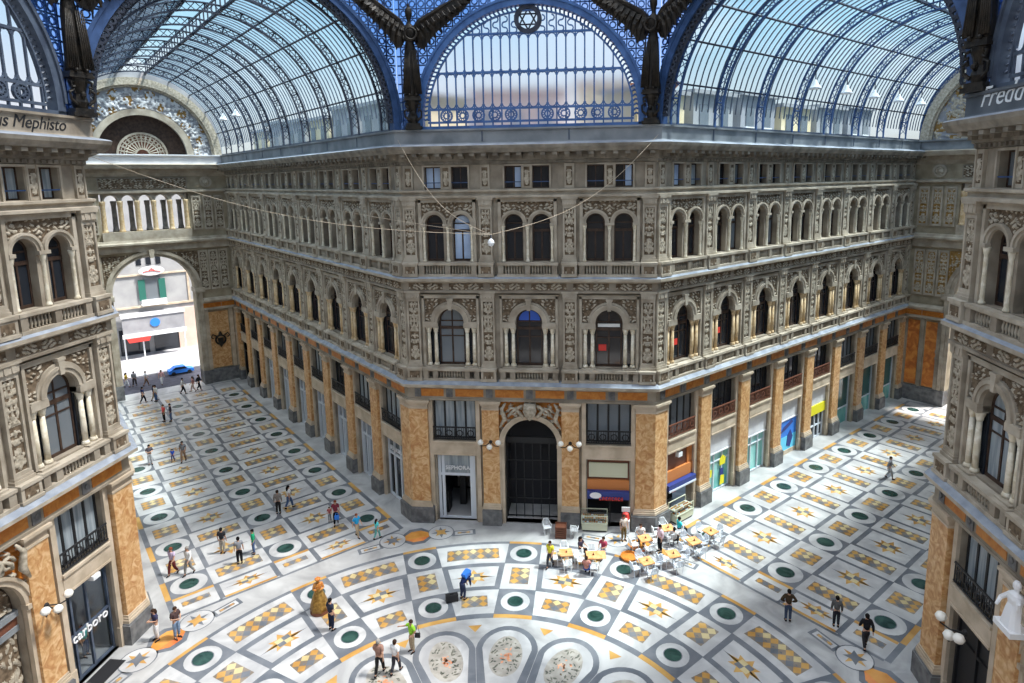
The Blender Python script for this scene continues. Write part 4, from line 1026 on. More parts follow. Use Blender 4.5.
def statue_body():
    mb = MB(); n = 20; prof = [(.62,0),(.6,.12),(.52,.5),(.5,1.0),(.49,1.5),(.46,2.0),(.44,2.4),(.38,2.75),(.33,2.95),(.37,3.2),(.44,3.5),(.43,3.72),(.30,3.9),(.15,4.0),(.13,4.12),(.15,4.2),(.21,4.32),(.235,4.5),(.22,4.68),(.14,4.8),(.03,4.85)]
    for i, (r, z) in enumerate(prof):
        for j in range(n):
            a = 2*pi*j/n; fo = .10*max(0, 1-z/2.9); q = r*(1+fo*sin(a*6+z*.8)); sy = .72 if z < 4 else .95
            y = q*sin(a)*sy-(.05 if 3.2 < z < 3.7 and sin(a) < 0 else 0)
            if 4.4 < z < 4.55 and j == 15: y -= .06
            mb.v.append((q*cos(a), y, z))
    for i in range(len(prof)-1):
        for j in range(n): mb.f.append([i*n+j, i*n+(j+1) % n, (i+1)*n+(j+1) % n, (i+1)*n+j]); mb.m.append(0)
    mb.f.append(list(range(n-1,-1,-1))); mb.m.append(0)
    for s in (-1,1):
        mb.tube([(s*.36,0,3.72),(s*.52,-.06,3.4),(s*.5,-.22,3.02),(s*.3,-.48,3.12),(s*.2,-.52,3.2)], [.15,.13,.11,.085,.06], 8)
        for k in range(4): mb.tube([(s*.2,-.52,3.2+.03*k-.04),(s*.1,-.56,3.22+.03*k-.04),(s*.06,-.53,3.2+.03*k-.04)], .022, 5)
        mb.tube([(s*.22,-.5,3.22),(s*.2,-.56,3.32)], .025, 5)
        mb.tube([(s*.25,-.3,.05),(s*.27,-.62,.04)], [.12,.08], 6)
        for t in range(5): x = s*(.12+.08*t); mb.tube([(x,-.36-.03*t,2.5),(x*1.3,-.46,1.3),(x*1.5,-.5,.1)], [.03,.06,.075], 5)
    return mb.mesh('figure', ['bronze'], True)
SB = statue_body()
HAIR = MB().lathe([(.10,4.3),(.26,4.42),(.28,4.6),(.25,4.76),(.12,4.9),(.02,4.93)], n=12, sy=1.0).lathe([(.02,4.85),(.12,4.92),(.1,5.05),(.02,5.1)], (0,.12,0), 8).mesh('hair', ['bronze'], True)
WREATH = MB().tube([(.32*cos(a),-.55,3.35+.32*sin(a)) for a in [2*pi*i/18 for i in range(18)]], .07, 6, closed=True).mesh('wreath', ['bronze'], True)
pm = MB().box(-.62,.62,-.5,.5,0,.18).box(-.5,.5,-.42,.42,.18,.34)
pm.lathe([(.34,.34),(.44,.6),(.3,.95),(.4,1.25),(.5,1.45),(.52,1.6)], n=10).box(-.66,.66,-.55,.55,1.6,1.72).box(-.6,.6,-.5,.5,1.72,1.86)
for s in (-1,1):
    pm.tube([(s*.3,-.3,.5),(s*.62,-.36,.7),(s*.66,-.36,1.0),(s*.42,-.36,1.12),(s*.4,-.34,.95)], .08, 6); pm.tube([(s*.3,-.3,1.5),(s*.56,-.4,1.42),(s*.52,-.42,1.2),(s*.36,-.4,1.25)], .07, 6)
pm.lathe([(.02,-.1),(.16,0),(.16,.1),(.02,.2)], (0,-.42,.85), 8)
PED = pm.mesh('pedestal', ['bronze'])
for key, x, lab in (('center',.95,'dark winged statue left of the central half-moon window'),('center',14.62,'dark winged statue right of the central half-moon window'),('left',14.75,'dark winged statue at the far corner of the left building'),('right',.5,'dark winged statue at the far corner of the right building')):
    r = empty('winged_statue', FR[key] @ T(x,-.42,24.66) @ Matrix.Rotation(radians(22.5 if x < 2 and key != 'left' else -22.5), 4, 'Z'), lab, 'statue', 'winged statues above the gutter')
    put('pedestal', PED, r, Matrix.Diagonal((.74,.8,1,1)))
    for nm, me in (('figure',SB),('hair',HAIR),('wreath',WREATH),('wing',WINGS[0]),('wing',WINGS[1])): put(nm, me, r, T(0,0,1.86) @ (Matrix.Diagonal((.74,.85,1,1)) if nm in ('figure','hair') else Matrix.Diagonal((1.1,1,1,1)) if nm == 'wing' else Matrix.Identity(4)))
# ---------------------------------------------------------------- floodlights, cables, globe lamps, gutter writing
FL = (MB().lathe([(.05,.62),(.09,.55),(.14,.4),(.36,.12),(.42,.0),(.38,0)], n=14).mesh('reflector', ['lamp_white'], True), MB().tube([(0,0,.6),(0,0,1.25)], .035, 6).mesh('stem', ['iron_dark']), MB().lathe([(.02,-.02),(.2,.02),(.3,.06),(.3,.08)], n=12).mesh('lamp_lens', ['lamp_globe'], True))
def flood(side, y, x, label):
    z = ZV+sqrt((RV-.62)**2-x*x)-1.2
    r = empty('floodlight', MV[side] @ T(x, y, z), label, 'lamp', 'floodlights hanging from the ribs of the vaults')
    for nm, me in zip(('reflector','stem','lamp_lens'), FL): put(nm, me, r)
for k in range(3): flood(-1, 18.39+2.85+4.39*(5.5+k), -5.6, '%s floodlight from the street end, hanging on the left side of the left vault' % ORD[2-k])
for k in range(2): flood(-1, 18.39+2.85+4.39*(5.5+k), 5.9, '%s floodlight from the street end, hanging on the right side of the left vault' % ORD[2-k])
for k in range(5): flood(1, 18.39+2.72+4.54*(2.5+k), -6.0, '%s floodlight along the left side of the right vault' % ORD[k])
HUB = Vector((-.19,-12.0,19.24))
hb = empty('hanging_lamp', T(*HUB) @ Matrix.Scale(.7,4), 'small lamp hanging in mid air where the cables meet', 'lamp')
MB().lathe([(.05,.2),(.16,.1),(.2,-.05),(.14,-.2),(.03,-.26)], n=10).build('lamp_body', 'lamp_white', hb); MB().tube([(0,0,.2),(0,0,.42)], .03).build('hook', 'iron_grey', hb)
for k, (p, lab) in enumerate((((-7.6,-.3,24.2),'thin cable from the left corner of the central facade to the hanging lamp'),((7.6,-.3,24.2),'thin cable from the right corner of the central facade to the hanging lamp'),((-17.9,-11.3,23.0),'thin cable from the left building to the hanging lamp'),((-38.0,29.0,23.4),'thin cable from far along the left gallery to the hanging lamp'))):
    p = Vector(p); h = HUB+Vector((0,0,.3)); pts = [p.lerp(h, t/14)-Vector((0,0,(1.1 if k < 2 else .9)*sin(pi*t/14))) for t in range(15)]
    o = MB().tube(pts, .010, 5).build('cable', 'lintel_stone'); tag(o, lab, 'cable', 'cables holding the hanging lamp')
def globes(Mx, x, z, label, n=3, k_=1):
    r = empty('wall_lamp', Mx @ T(x,-.36 if k_ == 1 else -.18,z) @ Matrix.Scale(k_,4), label, 'lamp', 'globe lamps on the marble pilasters')
    MB().lathe([(.12,0),(.1,.06),(.03,.1)], n=8).build('wall_plate', 'black_iron', r, T(0,.02,0) @ Matrix.Rotation(pi/2,4,'X'))
    for k in range(n):
        a = (-.55,0,.55)[k] if n == 3 else (-.42,.42)[k]; zz = (.18,-.12,.18)[k] if n == 3 else .1
        b = MB().tube([(0,0,0),(a*.5,-.3,-.12),(a,-.5,zz-.24),(a,-.5,zz-.16)], .03, 5).build('arm', 'black_iron', r)
        MB().lathe([(.04,-.17),(.14,-.11),(.19,0),(.14,.11),(.04,.17)], (a,-.5,zz), 12).build('globe', 'lamp_globe', b, smooth=True)
globes(FR['center'], 5.02, 5.55, 'globe lamp on the pilaster left of the dark arch')
globes(FR['center'], 9.98, 5.6, 'globe lamp on the pilaster right of the dark arch')
globes(FR['right'], 2.6, 4.1, 'globe lamp over the dark double door of the right building', 3, 1.15)
globes(FR['left'], 9.85, 4.9, 'globe lamp on the pilaster of the left building')
q = letters('gutter_writing', 'us Mephisto', .70, 'black_iron', None, FR['left'] @ T(13.75,-.475,23.86), .012, .35, .95, al='RIGHT'); tag(q, 'dark handwriting along the gutter of the left building', 'writing')
q = letters('gutter_writing', 'Freddo', 1.0, 'lamp_white', None, FR['right'] @ T(.75,-.475,23.9), .012, .35, 1.0, al='LEFT'); tag(q, 'pale handwriting along the gutter of the right building', 'writing')
# ---------------------------------------------------------------- inlaid marble floor
FM = ['marble_white','marble_white_b','marble_grey','marble_ochre','marble_cream','marble_brown','marble_green','marble_red','mosaic_field','mosaic_dark','mosaic_red','marble_orange']
WH, WB, GR, OC, CR_, BRN, GN, RD, MF, MD, MR = range(11)
fl = MB()
def flat(pts, lay, mat):
    a = sum(pts[i-1][0]*pts[i][1]-pts[i][0]*pts[i-1][1] for i in range(len(pts)))
    if a < 0: pts = pts[::-1]
    fl.face([(x,y,.003*lay) for x,y in pts], mat)
def pmap(th0):                      # tangential x, radius y
    def f(x, y):
        a = th0+x/max(y, .5); return (y*sin(a), OY+y*cos(a))
    return f
def pang(a, y): return (y*sin(a), OY+y*cos(a))
def amap(side):
    ax, la = (side*S2, S2), (S2, -side*S2)
    return lambda l, a: (ax[0]*a+la[0]*l, OY+ax[1]*a+la[1]*l)
def quad(f, x0, x1, y0, y1, lay, mat, n=1):
    top = [f(x0+(x1-x0)*i/n, y1) for i in range(n+1)]; bot = [f(x0+(x1-x0)*i/n, y0) for i in range(n+1)]
    flat(bot+top[::-1], lay, mat)
def disc(f, x, y, r, lay, mat, n=24, ry=None): flat([f(x+r*cos(2*pi*i/n), y+(ry or r)*sin(2*pi*i/n)) for i in range(n)], lay, mat)
def loz(f, x0, x1, y0, y1, nx, ny, lay):
    quad(f, x0, x1, y0, y1, lay, BRN, 4)
    dx, dy = (x1-x0)/nx, (y1-y0)/ny
    for i in range(nx):
        for j in range(ny):
            x, y = x0+dx*(i+.5), y0+dy*(j+.5); m = (OC, CR_, OC, GR, OC, CR_)[(i*3+j*2) % 6]
            flat([f(x-dx*.5,y),f(x,y-dy*.5),f(x+dx*.5,y),f(x,y+dy*.5)], lay+1, m)
            if i < nx-1: flat([f(x+dx*.3,y+dy*.5-dy*.2),f(x+dx*.5,y+dy*.3),f(x+dx*.7,y+dy*.3),f(x+dx*.5,y+dy*.5)], lay+1, GR)
def star(f, x, y, rx, ry, lay):
    p = []
    for i in range(16):
        a = 2*pi*i/16; k = 1 if i % 4 == 0 else (.86 if i % 2 == 0 else .5); p.append(f(x+rx*k*cos(a), y+ry*k*sin(a)))
    flat(p, lay, OC)
    flat([f(x-rx*1.3,y),f(x,y-ry*.12),f(x+rx*1.3,y),f(x,y+ry*.12)], lay, GR)
    for sx, sy, m in ((1,1,GR),(-1,-1,GR),(1,-1,CR_),(-1,1,CR_)):
        flat([f(x,y),f(x+sx*rx*.36,y),f(x+sx*rx*.36,y+sy*ry*.42),f(x,y+sy*ry*.42)], lay+1, m)
def round_cell(f, x, y, hx, hy, lay, r=.93, g=.5):
    quad(f, x-hx, x+hx, y-hy, y+hy, lay, GR, 3); disc(f, x, y, r, lay+1, WB); disc(f, x, y, g+.04, lay+2, GR); disc(f, x, y, g, lay+3, GN)
fl.face([(-26,-40,0),(26,-40,0),(26,-7,0),(19,-7,0),(19,3,0),(8,7,0),(-8,7,0),(-19,3,0),(-19,-7,0),(-26,-7,0)], WH)
for s in (-1,1):
    f = amap(s); E_ = 18.39+(LL if s < 0 else LR)+1.5
    p = [f(-8.3, 15), f(8.3, 15), f(8.3, E_), f(-8.3, E_)]; flat(p, .3, WH)
D = radians
TH0 = -.55
# rings of the court
def annulus(r0, r1, lay, mat, a0=0, a1=360, n=96):
    flat([pang(D(a0+(a1-a0)*i/n), r0) for i in range(n+1)]+[pang(D(a1-(a1-a0)*i/n), r1) for i in range(n+1)], lay, mat)
for k in range(16):
    t0 = TH0+22.5*k; tm = t0+11.25; f, g = pmap(D(t0)), pmap(D(tm))
    annulus(9.58, 16.34, 1, GR, t0-11.25, t0+11.25, 12)
    round_cell(f, 0, 15.15, .97, .98, 2, .81, .44); round_cell(f, 0, 10.86, .97, .95, 2, .76, .40)
    quad(f, -.97, .97, 16.13, 16.34, 2, OC, 3); quad(f, -.97, .97, 9.58, 9.86, 2, OC, 3)
    quad(f, -.97, .97, 11.86, 14.12, 2, WB, 3); loz(f, -.52, .52, 12.3, 13.75, 2, 3, 3)
    def seg(r0, r1, pad, lay, mat):
        w0, w1 = (pad)/r0, (pad)/r1
        flat([pang(D(t0)+w0+(D(22.5)-2*w0)*i/8, r0) for i in range(9)]+[pang(D(t0+22.5)-w1-(D(22.5)-2*w1)*i/8, r1) for i in range(9)], lay, mat)
    seg(14.2, 16.1, .99, 2, WB); seg(9.92, 11.8, .99, 2, WB); seg(12.1, 13.86, 1.28, 2, WB)
    loz(g, -1.52, 1.52, 14.62, 15.66, 7, 2, 3); loz(g, -.68, .68, 10.45, 11.32, 3, 2, 3); star(g, 0, 12.95, .98, .66, 3)
    # petals round the centre
    def petal(ins, lay, mat):
        R = 1.47-ins; p = [(R*cos(a), 7.55+R*sin(a)) for a in [pi*i/14 for i in range(15)]]; b = 3.4+ins*2.2; w = max(.02, .66-ins)
        flat([f(-w, b)]+[f(w, b)]+[f(x, y) for x, y in p], lay, mat)
    petal(0, 1, GR); petal(.3, 2, WB)
    disc(f, 0, 7.05, .78, 3, MF, 20, 1.28); 
    rnd = random.Random(k)
    for i in range(70):
        a, q = rnd.uniform(0, 2*pi), rnd.uniform(.55, 1.0) if i < 48 else rnd.uniform(0, .45)
        x, y = .7*q*cos(a), 7.05+1.15*q*sin(a); w, h, an = rnd.uniform(.05,.15), rnd.uniform(.03,.06), rnd.uniform(0, pi)
        flat([f(x+w*cos(an),y+w*sin(an)),f(x-h*sin(an),y+h*cos(an)),f(x-w*cos(an),y-w*sin(an)),f(x+h*sin(an),y-h*cos(an))], 4, MR if i > 50 else MD)
    flat([g(-.34,9.1),g(.34,9.1),g(0,8.62)], 2, OC)
disc(lambda x, y: (x, OY+y), 0, 0, 3.2, 2, GR, 40); disc(lambda x, y: (x, OY+y), 0, 0, 2.9, 3, WB, 40); star(lambda x, y: (x, OY+y), 0, 0, 2.2, 2.2, 4)
# small panels near the eight corners of the court
for k in range(8):
    tc = 22.5+45*k-.4
    f = pmap(D(tc))
    flat([f(.95*cos(pi/8+pi/4*i), 17.82+.95*sin(pi/8+pi/4*i)) for i in range(8)], 1, GR)
    flat([f(.78*cos(pi/8+pi/4*i), 17.82+.62*sin(pi/8+pi/4*i)) for i in range(8)], 2, 11); flat([f(-.7,17.6),f(-.3,17.22),f(.3,17.22),f(.7,17.6)], 3, RD)
    for d, m in ((-4.75,OC),(4.75,GR)):
        g = pmap(D(tc+d)); disc(g, 0, 17.85, .82, 1, GR, 20); disc(g, 0, 17.85, .76, 2, WB, 20)
        flat([g((.62 if i % 2 == 0 else .2)*cos(pi/4*i/1), 17.85+(.62 if i % 2 == 0 else .2)*sin(pi/4*i/1)) for i in range(8)], 3, m)
        flat([g((.5 if i % 2 == 0 else .22)*cos(pi/4*i+pi/4), 17.85+(.5 if i % 2 == 0 else .22)*sin(pi/4*i+pi/4)) for i in range(8)], 4, GR if m == OC else OC)
    for d in (-9.3, 9.3):
        g = pmap(D(tc+d)); quad(g, -.72, .72, 17.25, 17.85, 1, GR); quad(g, -.55, .55, 17.36, 17.74, 2, WB); loz(g, -.4, .4, 17.46, 17.64, 3, 1, 3)
# galleries
for s in (-1,1):
    f = amap(s); A0 = 17.9; n = 8; P0 = 4.56; a1 = 18.39+(LL if s < 0 else LR)-.7
    for e in (-1,1): q0, q1 = sorted((e*6.24, e*6.52)); quad(f, q0, q1, A0, a1, 1, GR)
    for l in (-4.2,-1.05,1.05,4.2): quad(f, l-.09, l+.09, A0, a1, 1, GR)
    quad(f, -6.24, 6.24, A0-.12, A0+.04, 1, GR)
    for j in range(-1, n+1):
        ac = 20.53+P0*j
        if ac-1 > a1: break
        for c in (-5.22,0,5.22):
            if j >= 0 and ac+.95 < a1:
                round_cell(f, c, ac, 1.03, .95, 2, .92, .47)
                if c: e = 1 if c > 0 else -1; q0, q1 = sorted((e*6.24, e*6.52)); quad(f, q0, q1, ac-.93, ac+.93, 2, OC)
            b0, b1 = ac+.95, ac+P0-.95
            if j < 0: b0 = A0+.1
            if b1 < a1:
                quad(f, c-1.0, c+1.0, b0, b1, 2, WB); m_ = (b0+b1)/2; hh = .62 if j >= 0 else .22
                loz(f, c-.68, c+.68, m_-hh, m_+hh, 3 if j >= 0 else 4, 3 if j >= 0 else 1, 3)
                if j < 0: quad(f, c-1.0, c+1.0, b1-.22, b1, 3, OC)
        for c in (-2.62,2.62):
            if j >= 0 and ac+.95 < a1:
                quad(f, c-1.56, c+1.56, ac-.95, ac+.95, 2, WB); loz(f, c-1.2, c+1.2, ac-.46, ac+.46, 6, 2, 3)
            b0, b1 = ac+.95, ac+P0-.95
            if j < 0: b0 = A0+.1
            if b1 < a1:
                quad(f, c-1.56, c+1.56, b0, b1, 2, GR); quad(f, c-1.34, c+1.34, b0+(.2 if j >= 0 else .02), b1-.2, 3, WB); star(f, c, (b0+b1)/2, .95, .78 if j >= 0 else .48, 4)
                if j < 0: quad(f, c-1.34, c+1.34, b0-.05, b0+.12, 4, OC)
    quad(f, -6.24, 6.24, a1-.16, a1, 1, GR)
o = fl.build('floor', FM); tag(o, 'inlaid marble floor of grey, ochre and green patterns', 'floor', kind='structure')
# ---------------------------------------------------------------- streets outside the two archways
for s, L, key in ((-1,LL,'left'),(1,LR,'right')):
    a = 18.39+L; Mx = frame(s*a*S2, OY+a*S2, -45*s)
    o = MB().box(-26,26,1.5,8.4,-.25,-.12).build('street_asphalt', 'asphalt'); o.matrix_world = Mx; tag(o, 'dark asphalt street outside the archway of the %s gallery' % key, 'street', kind='structure')
    o = MB().box(-26,26,8.4,19.5,-.25,.0).box(-26,26,8.2,8.4,-.25,.02).build('street_pavement', 'pavement'); o.matrix_world = Mx; tag(o, 'pale pavement across the street outside the %s gallery' % key, 'pavement', kind='structure')
a = 18.39+LL; Mx = frame(-a*S2, OY+a*S2, 45)
b = empty('street_building', Mx @ T(0,19.5,0), 'white street building seen through the archway of the left gallery', 'building')
MB().box(-24,24,0,8,0,24).build('building_wall', 'plaster_white', b)
MB().box(-24,24,-.14,0,6.0,6.25).box(-24,24,-.14,0,10.15,10.35).box(-24,24,-.14,0,14.4,14.7).box(6.5,6.75,-.1,0,6.2,14).build('string_course', 'lintel_stone', b)
for wx in (-9.5,2.4,13.5):
    w = MB().box(wx-.75,wx+.75,-.08,.05,6.9,9.6).box(wx-.95,wx+.95,-.16,0,9.6,9.85).build('window', 'glass_grey', b)
    for t in (-1,1): MB().box(wx+t*1.15-.38,wx+t*1.15+.38,-.2,-.12,6.9,9.6).build('shutter', 'shutter_green', w)
    MB().box(wx-1.4,wx+1.4,-.9,0,6.3,6.42).box(wx-1.4,wx+1.4,-.9,-.86,6.42,7.1).build('balcony', 'lamp_white', w)
for wx in (-9.5,1.2,2.3,3.4,13.5): MB().box(wx-.28,wx+.28,-.06,.05,11.5,13.3).box(wx-.36,wx+.36,-.1,0,13.3,13.45).build('window', 'glass_dark', b)
for wx in (-8.5,-4.5,-.2,3.6,8.5):
    MB().box(wx-1.6,wx+1.6,-.1,.05,0,3.4).build('shop_window', 'glass_dark', b); MB().box(wx-1.7,wx+1.7,-.14,0,3.4,3.6).build('shop_lintel', 'gutter_zinc', b)
MB().box(4.9,8,-.2,0,0,5.4).build('side_panel', 'plaster_pink', b)
sg = MB().lathe([(.02,0),(1.45,0),(1.45,.12),(.02,.12)], n=28).build('oval_sign', 'sign_white', b, T(2.5,-.35,10.72) @ Matrix.Rotation(pi/2,4,'X') @ Matrix.Diagonal((1,.42,1,1)))
mk = MB().tube([(1.5+.25*i,-.5,10.6+.12*sin(i*.45)) for i in range(9)], .05, 5).tube([(2.2,-.5,10.75),(2.5,-.5,11.05),(2.8,-.5,10.75)], .05, 5)
mk.build('sign_marks', 'sign_red', b)
cn = empty('street_canopy', Mx @ T(0,17.8,0), 'long pale canopy with a round blue logo outside the left archway', 'canopy')
MB().box(-1.6,5.3,-1.0,1.4,5.3,5.5).box(-1.6,5.3,-1.0,-.9,2.9,5.3).build('canopy_panel', 'plaster_grey', cn); MB().box(-1.7,5.4,-1.1,-.85,2.75,3.25).box(-1.7,5.4,-1.1,-.85,5.3,5.6).build('canopy_band', 'sign_white', cn)
MB().lathe([(.02,0),(.55,0),(.55,.08),(.02,.08)], n=20).build('logo_disc', 'poster_blue', cn, T(1.95,-1.0,4.4) @ Matrix.Rotation(pi/2,4,'X'))
MB().prism([(-1.3,2.75),(1.3,2.75),(1.1,2.2),(-1.1,2.2)], -1.3, -.95).build('red_awning', 'sign_red', cn)
for x in (-1.5,.5,5.2): MB().tube([(x,-.6,0),(x,-.6,3)], .09).build('post', 'lamp_white', cn)
a2 = 18.39+LR; Mr = frame(a2*S2, OY+a2*S2, -45)
b = empty('street_building', Mr @ T(0,19.5,0), 'pale street building seen past the archway of the right gallery', 'building')
MB().box(-24,24,0,8,0,24).build('building_wall', 'plaster_white', b)
for wx in (-9,-6,-3,0,3,6):
    for z in (1.0,5.5,10):
        w = MB().box(wx-.7,wx+.7,-.06,.05,z,z+2.6).build('window', 'glass_grey', b); MB().box(wx-.9,wx+.9,-.2,0,z-.2,z).build('sill', 'stone_trim', w)
# blocks of the city that show through the glass
def house(name, Mx, w, d, z0, z1, wall_m, label, cols, rows, wh=1.5, roofm='roof_tile', front=-1):
    b = empty(name, Mx, label, 'building')
    MB().box(-w/2,w/2,0,d,z0,z1).build('house_wall', wall_m, b); MB().box(-w/2-.3,w/2+.3,-.3,d+.3,z1,z1+.25).build('roof_edge', roofm, b)
    for i in range(cols):
        for j in range(rows):
            x = -w/2+w*(i+.5)/cols; z = z0+(z1-z0)*(j+.5)/rows
            q = MB().box(x-.5,x+.5,-.06,.05,z-wh/2,z+wh/2).build('window', 'glass_grey', b); MB().box(x-.65,x+.65,-.12,-.0,z-wh/2-.15,z-wh/2).build('sill', 'sign_white', q)
Mc = FR['center'] @ T(7.5, 8, 0)
house('rooftop_house', Mc @ T(-2.2,7), 7, 5, 24.5, 28.4, 'plaster_pink', 'pink rooftop house behind the central half-moon window', 3, 1)
house('rooftop_house', Mc @ T(6.5,10), 8, 5, 24.5, 29.2, 'plaster_yellow', 'yellow rooftop house behind the right of the half-moon window', 3, 1)
house('rooftop_house', Mc @ T(-11.5,14), 9, 5, 24.5, 28.6, 'plaster_grey', 'grey rooftop house behind the left of the half-moon window', 3, 1)
for s, L, nb, nm in ((-1,LL,7,'left'),(1,LR,6,'right')):
    Mg = FR['right_arm'] if s > 0 else FR['left_arm']
    for k in range(nb):
        x = 4.2+5.6*k if s > 0 else LL-4.2-5.6*k
        house('roof_terrace_cabin', Mg @ T(x,3.2), 4.6, 3, 24.5, 27.0+.25*(k % 3), ('plaster_yellow','plaster_white','plaster_grey')[k % 3], '%s roof cabin from the court, outside the glass of the %s vault' % (ORD[k], nm), 2, 1, 1.4, 'plaster_white')
# ---------------------------------------------------------------- people
def skin(name, verts, edges, sub=1):
    me = bpy.data.meshes.new(name); me.from_pydata([v[0] for v in verts], edges, []); o = bpy.data.objects.new(name, me); C.objects.link(o)
    o.modifiers.new('s', 'SKIN'); sv = me.skin_vertices[0].data
    for i, v in enumerate(verts): sv[i].radius = (v[1], v[2] if len(v) > 2 else v[1]); sv[i].use_root = (i == 0)
    m = o.modifiers.new('u', 'SUBSURF'); m.levels = sub; m.render_levels = sub
    bpy.context.view_layer.update()
    r = bpy.data.meshes.new_from_object(o.evaluated_get(bpy.context.evaluated_depsgraph_get())); r.name = name
    bpy.data.objects.remove(o); bpy.data.meshes.remove(me)
    r.polygons.foreach_set('use_smooth', [True]*len(r.polygons)); return r
def pose(kind):
    J = dict(pel=(0,0,.95), sp=(0,0,1.12), ch=(0,0,1.31), nk=(0,-.005,1.46), h0=(0,-.03,1.55), h1=(0,-.02,1.62), h2=(0,-.01,1.69))
    for s, t in ((-1,'l'),(1,'r')):
        J['sh'+t] = (s*.17,0,1.40); J['el'+t] = (s*.23,.03,1.14); J['wr'+t] = (s*.24,-.06,.90)
        J['hi'+t] = (s*.085,0,.92); J['kn'+t] = (s*.095,-.02,.50); J['an'+t] = (s*.10,.02,.09); J['to'+t] = (s*.12,-.14,.035)
    def st(**k): J.update(k)
    if kind == 'walk':
        st(knl=(-.09,-.16,.52), anl=(-.09,-.22,.12), tol=(-.10,-.37,.07), knr=(.09,.03,.50), anr=(.09,.26,.14), tor=(.10,.16,.04), ell=(-.24,.12,1.16), wrl=(-.25,.12,.92), elr=(.24,-.06,1.15), wrr=(.23,-.22,.97))
    elif kind == 'hold':
        st(ell=(-.24,-.02,1.14), wrl=(-.10,-.26,1.16), elr=(.24,-.02,1.14), wrr=(.08,-.27,1.18), h0=(0,-.05,1.54), h1=(0,-.05,1.61), h2=(0,-.03,1.68))
    elif kind == 'point':
        st(ell=(-.38,-.12,1.26), wrl=(-.60,-.25,1.18), elr=(.24,.05,1.15), wrr=(.16,-.12,1.0))
    elif kind == 'akimbo':
        st(ell=(-.36,.05,1.17), wrl=(-.16,-.08,1.02), elr=(.36,.05,1.17), wrr=(.16,-.08,1.02))
    elif kind == 'sit':
        dz = -.45
        for k in J:
            x, y, z = J[k]; J[k] = (x, y+.02, z+dz)
        for s, t in ((-1,'l'),(1,'r')):
            J['hi'+t] = (s*.09,0,.50); J['kn'+t] = (s*.13,-.42,.50); J['an'+t] = (s*.12,-.40,.09); J['to'+t] = (s*.13,-.56,.035)
            J['el'+t] = (s*.25,-.08,.74); J['wr'+t] = (s*.14,-.30,.74)
    elif kind == 'bend':
        st(pel=(0,.08,.92), sp=(0,-.06,1.04), ch=(0,-.24,1.12), nk=(0,-.40,1.12), h0=(0,-.47,1.10), h1=(0,-.54,1.09), h2=(0,-.60,1.10))
        for s, t in ((-1,'l'),(1,'r')):
            J['sh'+t] = (s*.17,-.32,1.12); J['el'+t] = (s*.20,-.36,.84); J['wr'+t] = (s*.14,-.44,.62); J['hi'+t] = (s*.09,.06,.90); J['kn'+t] = (s*.10,-.02,.48); J['an'+t] = (s*.11,.04,.09)
    return J
PM_ = {}
def V_(a, b, t): return tuple(a[i]+(b[i]-a[i])*t for i in range(3))
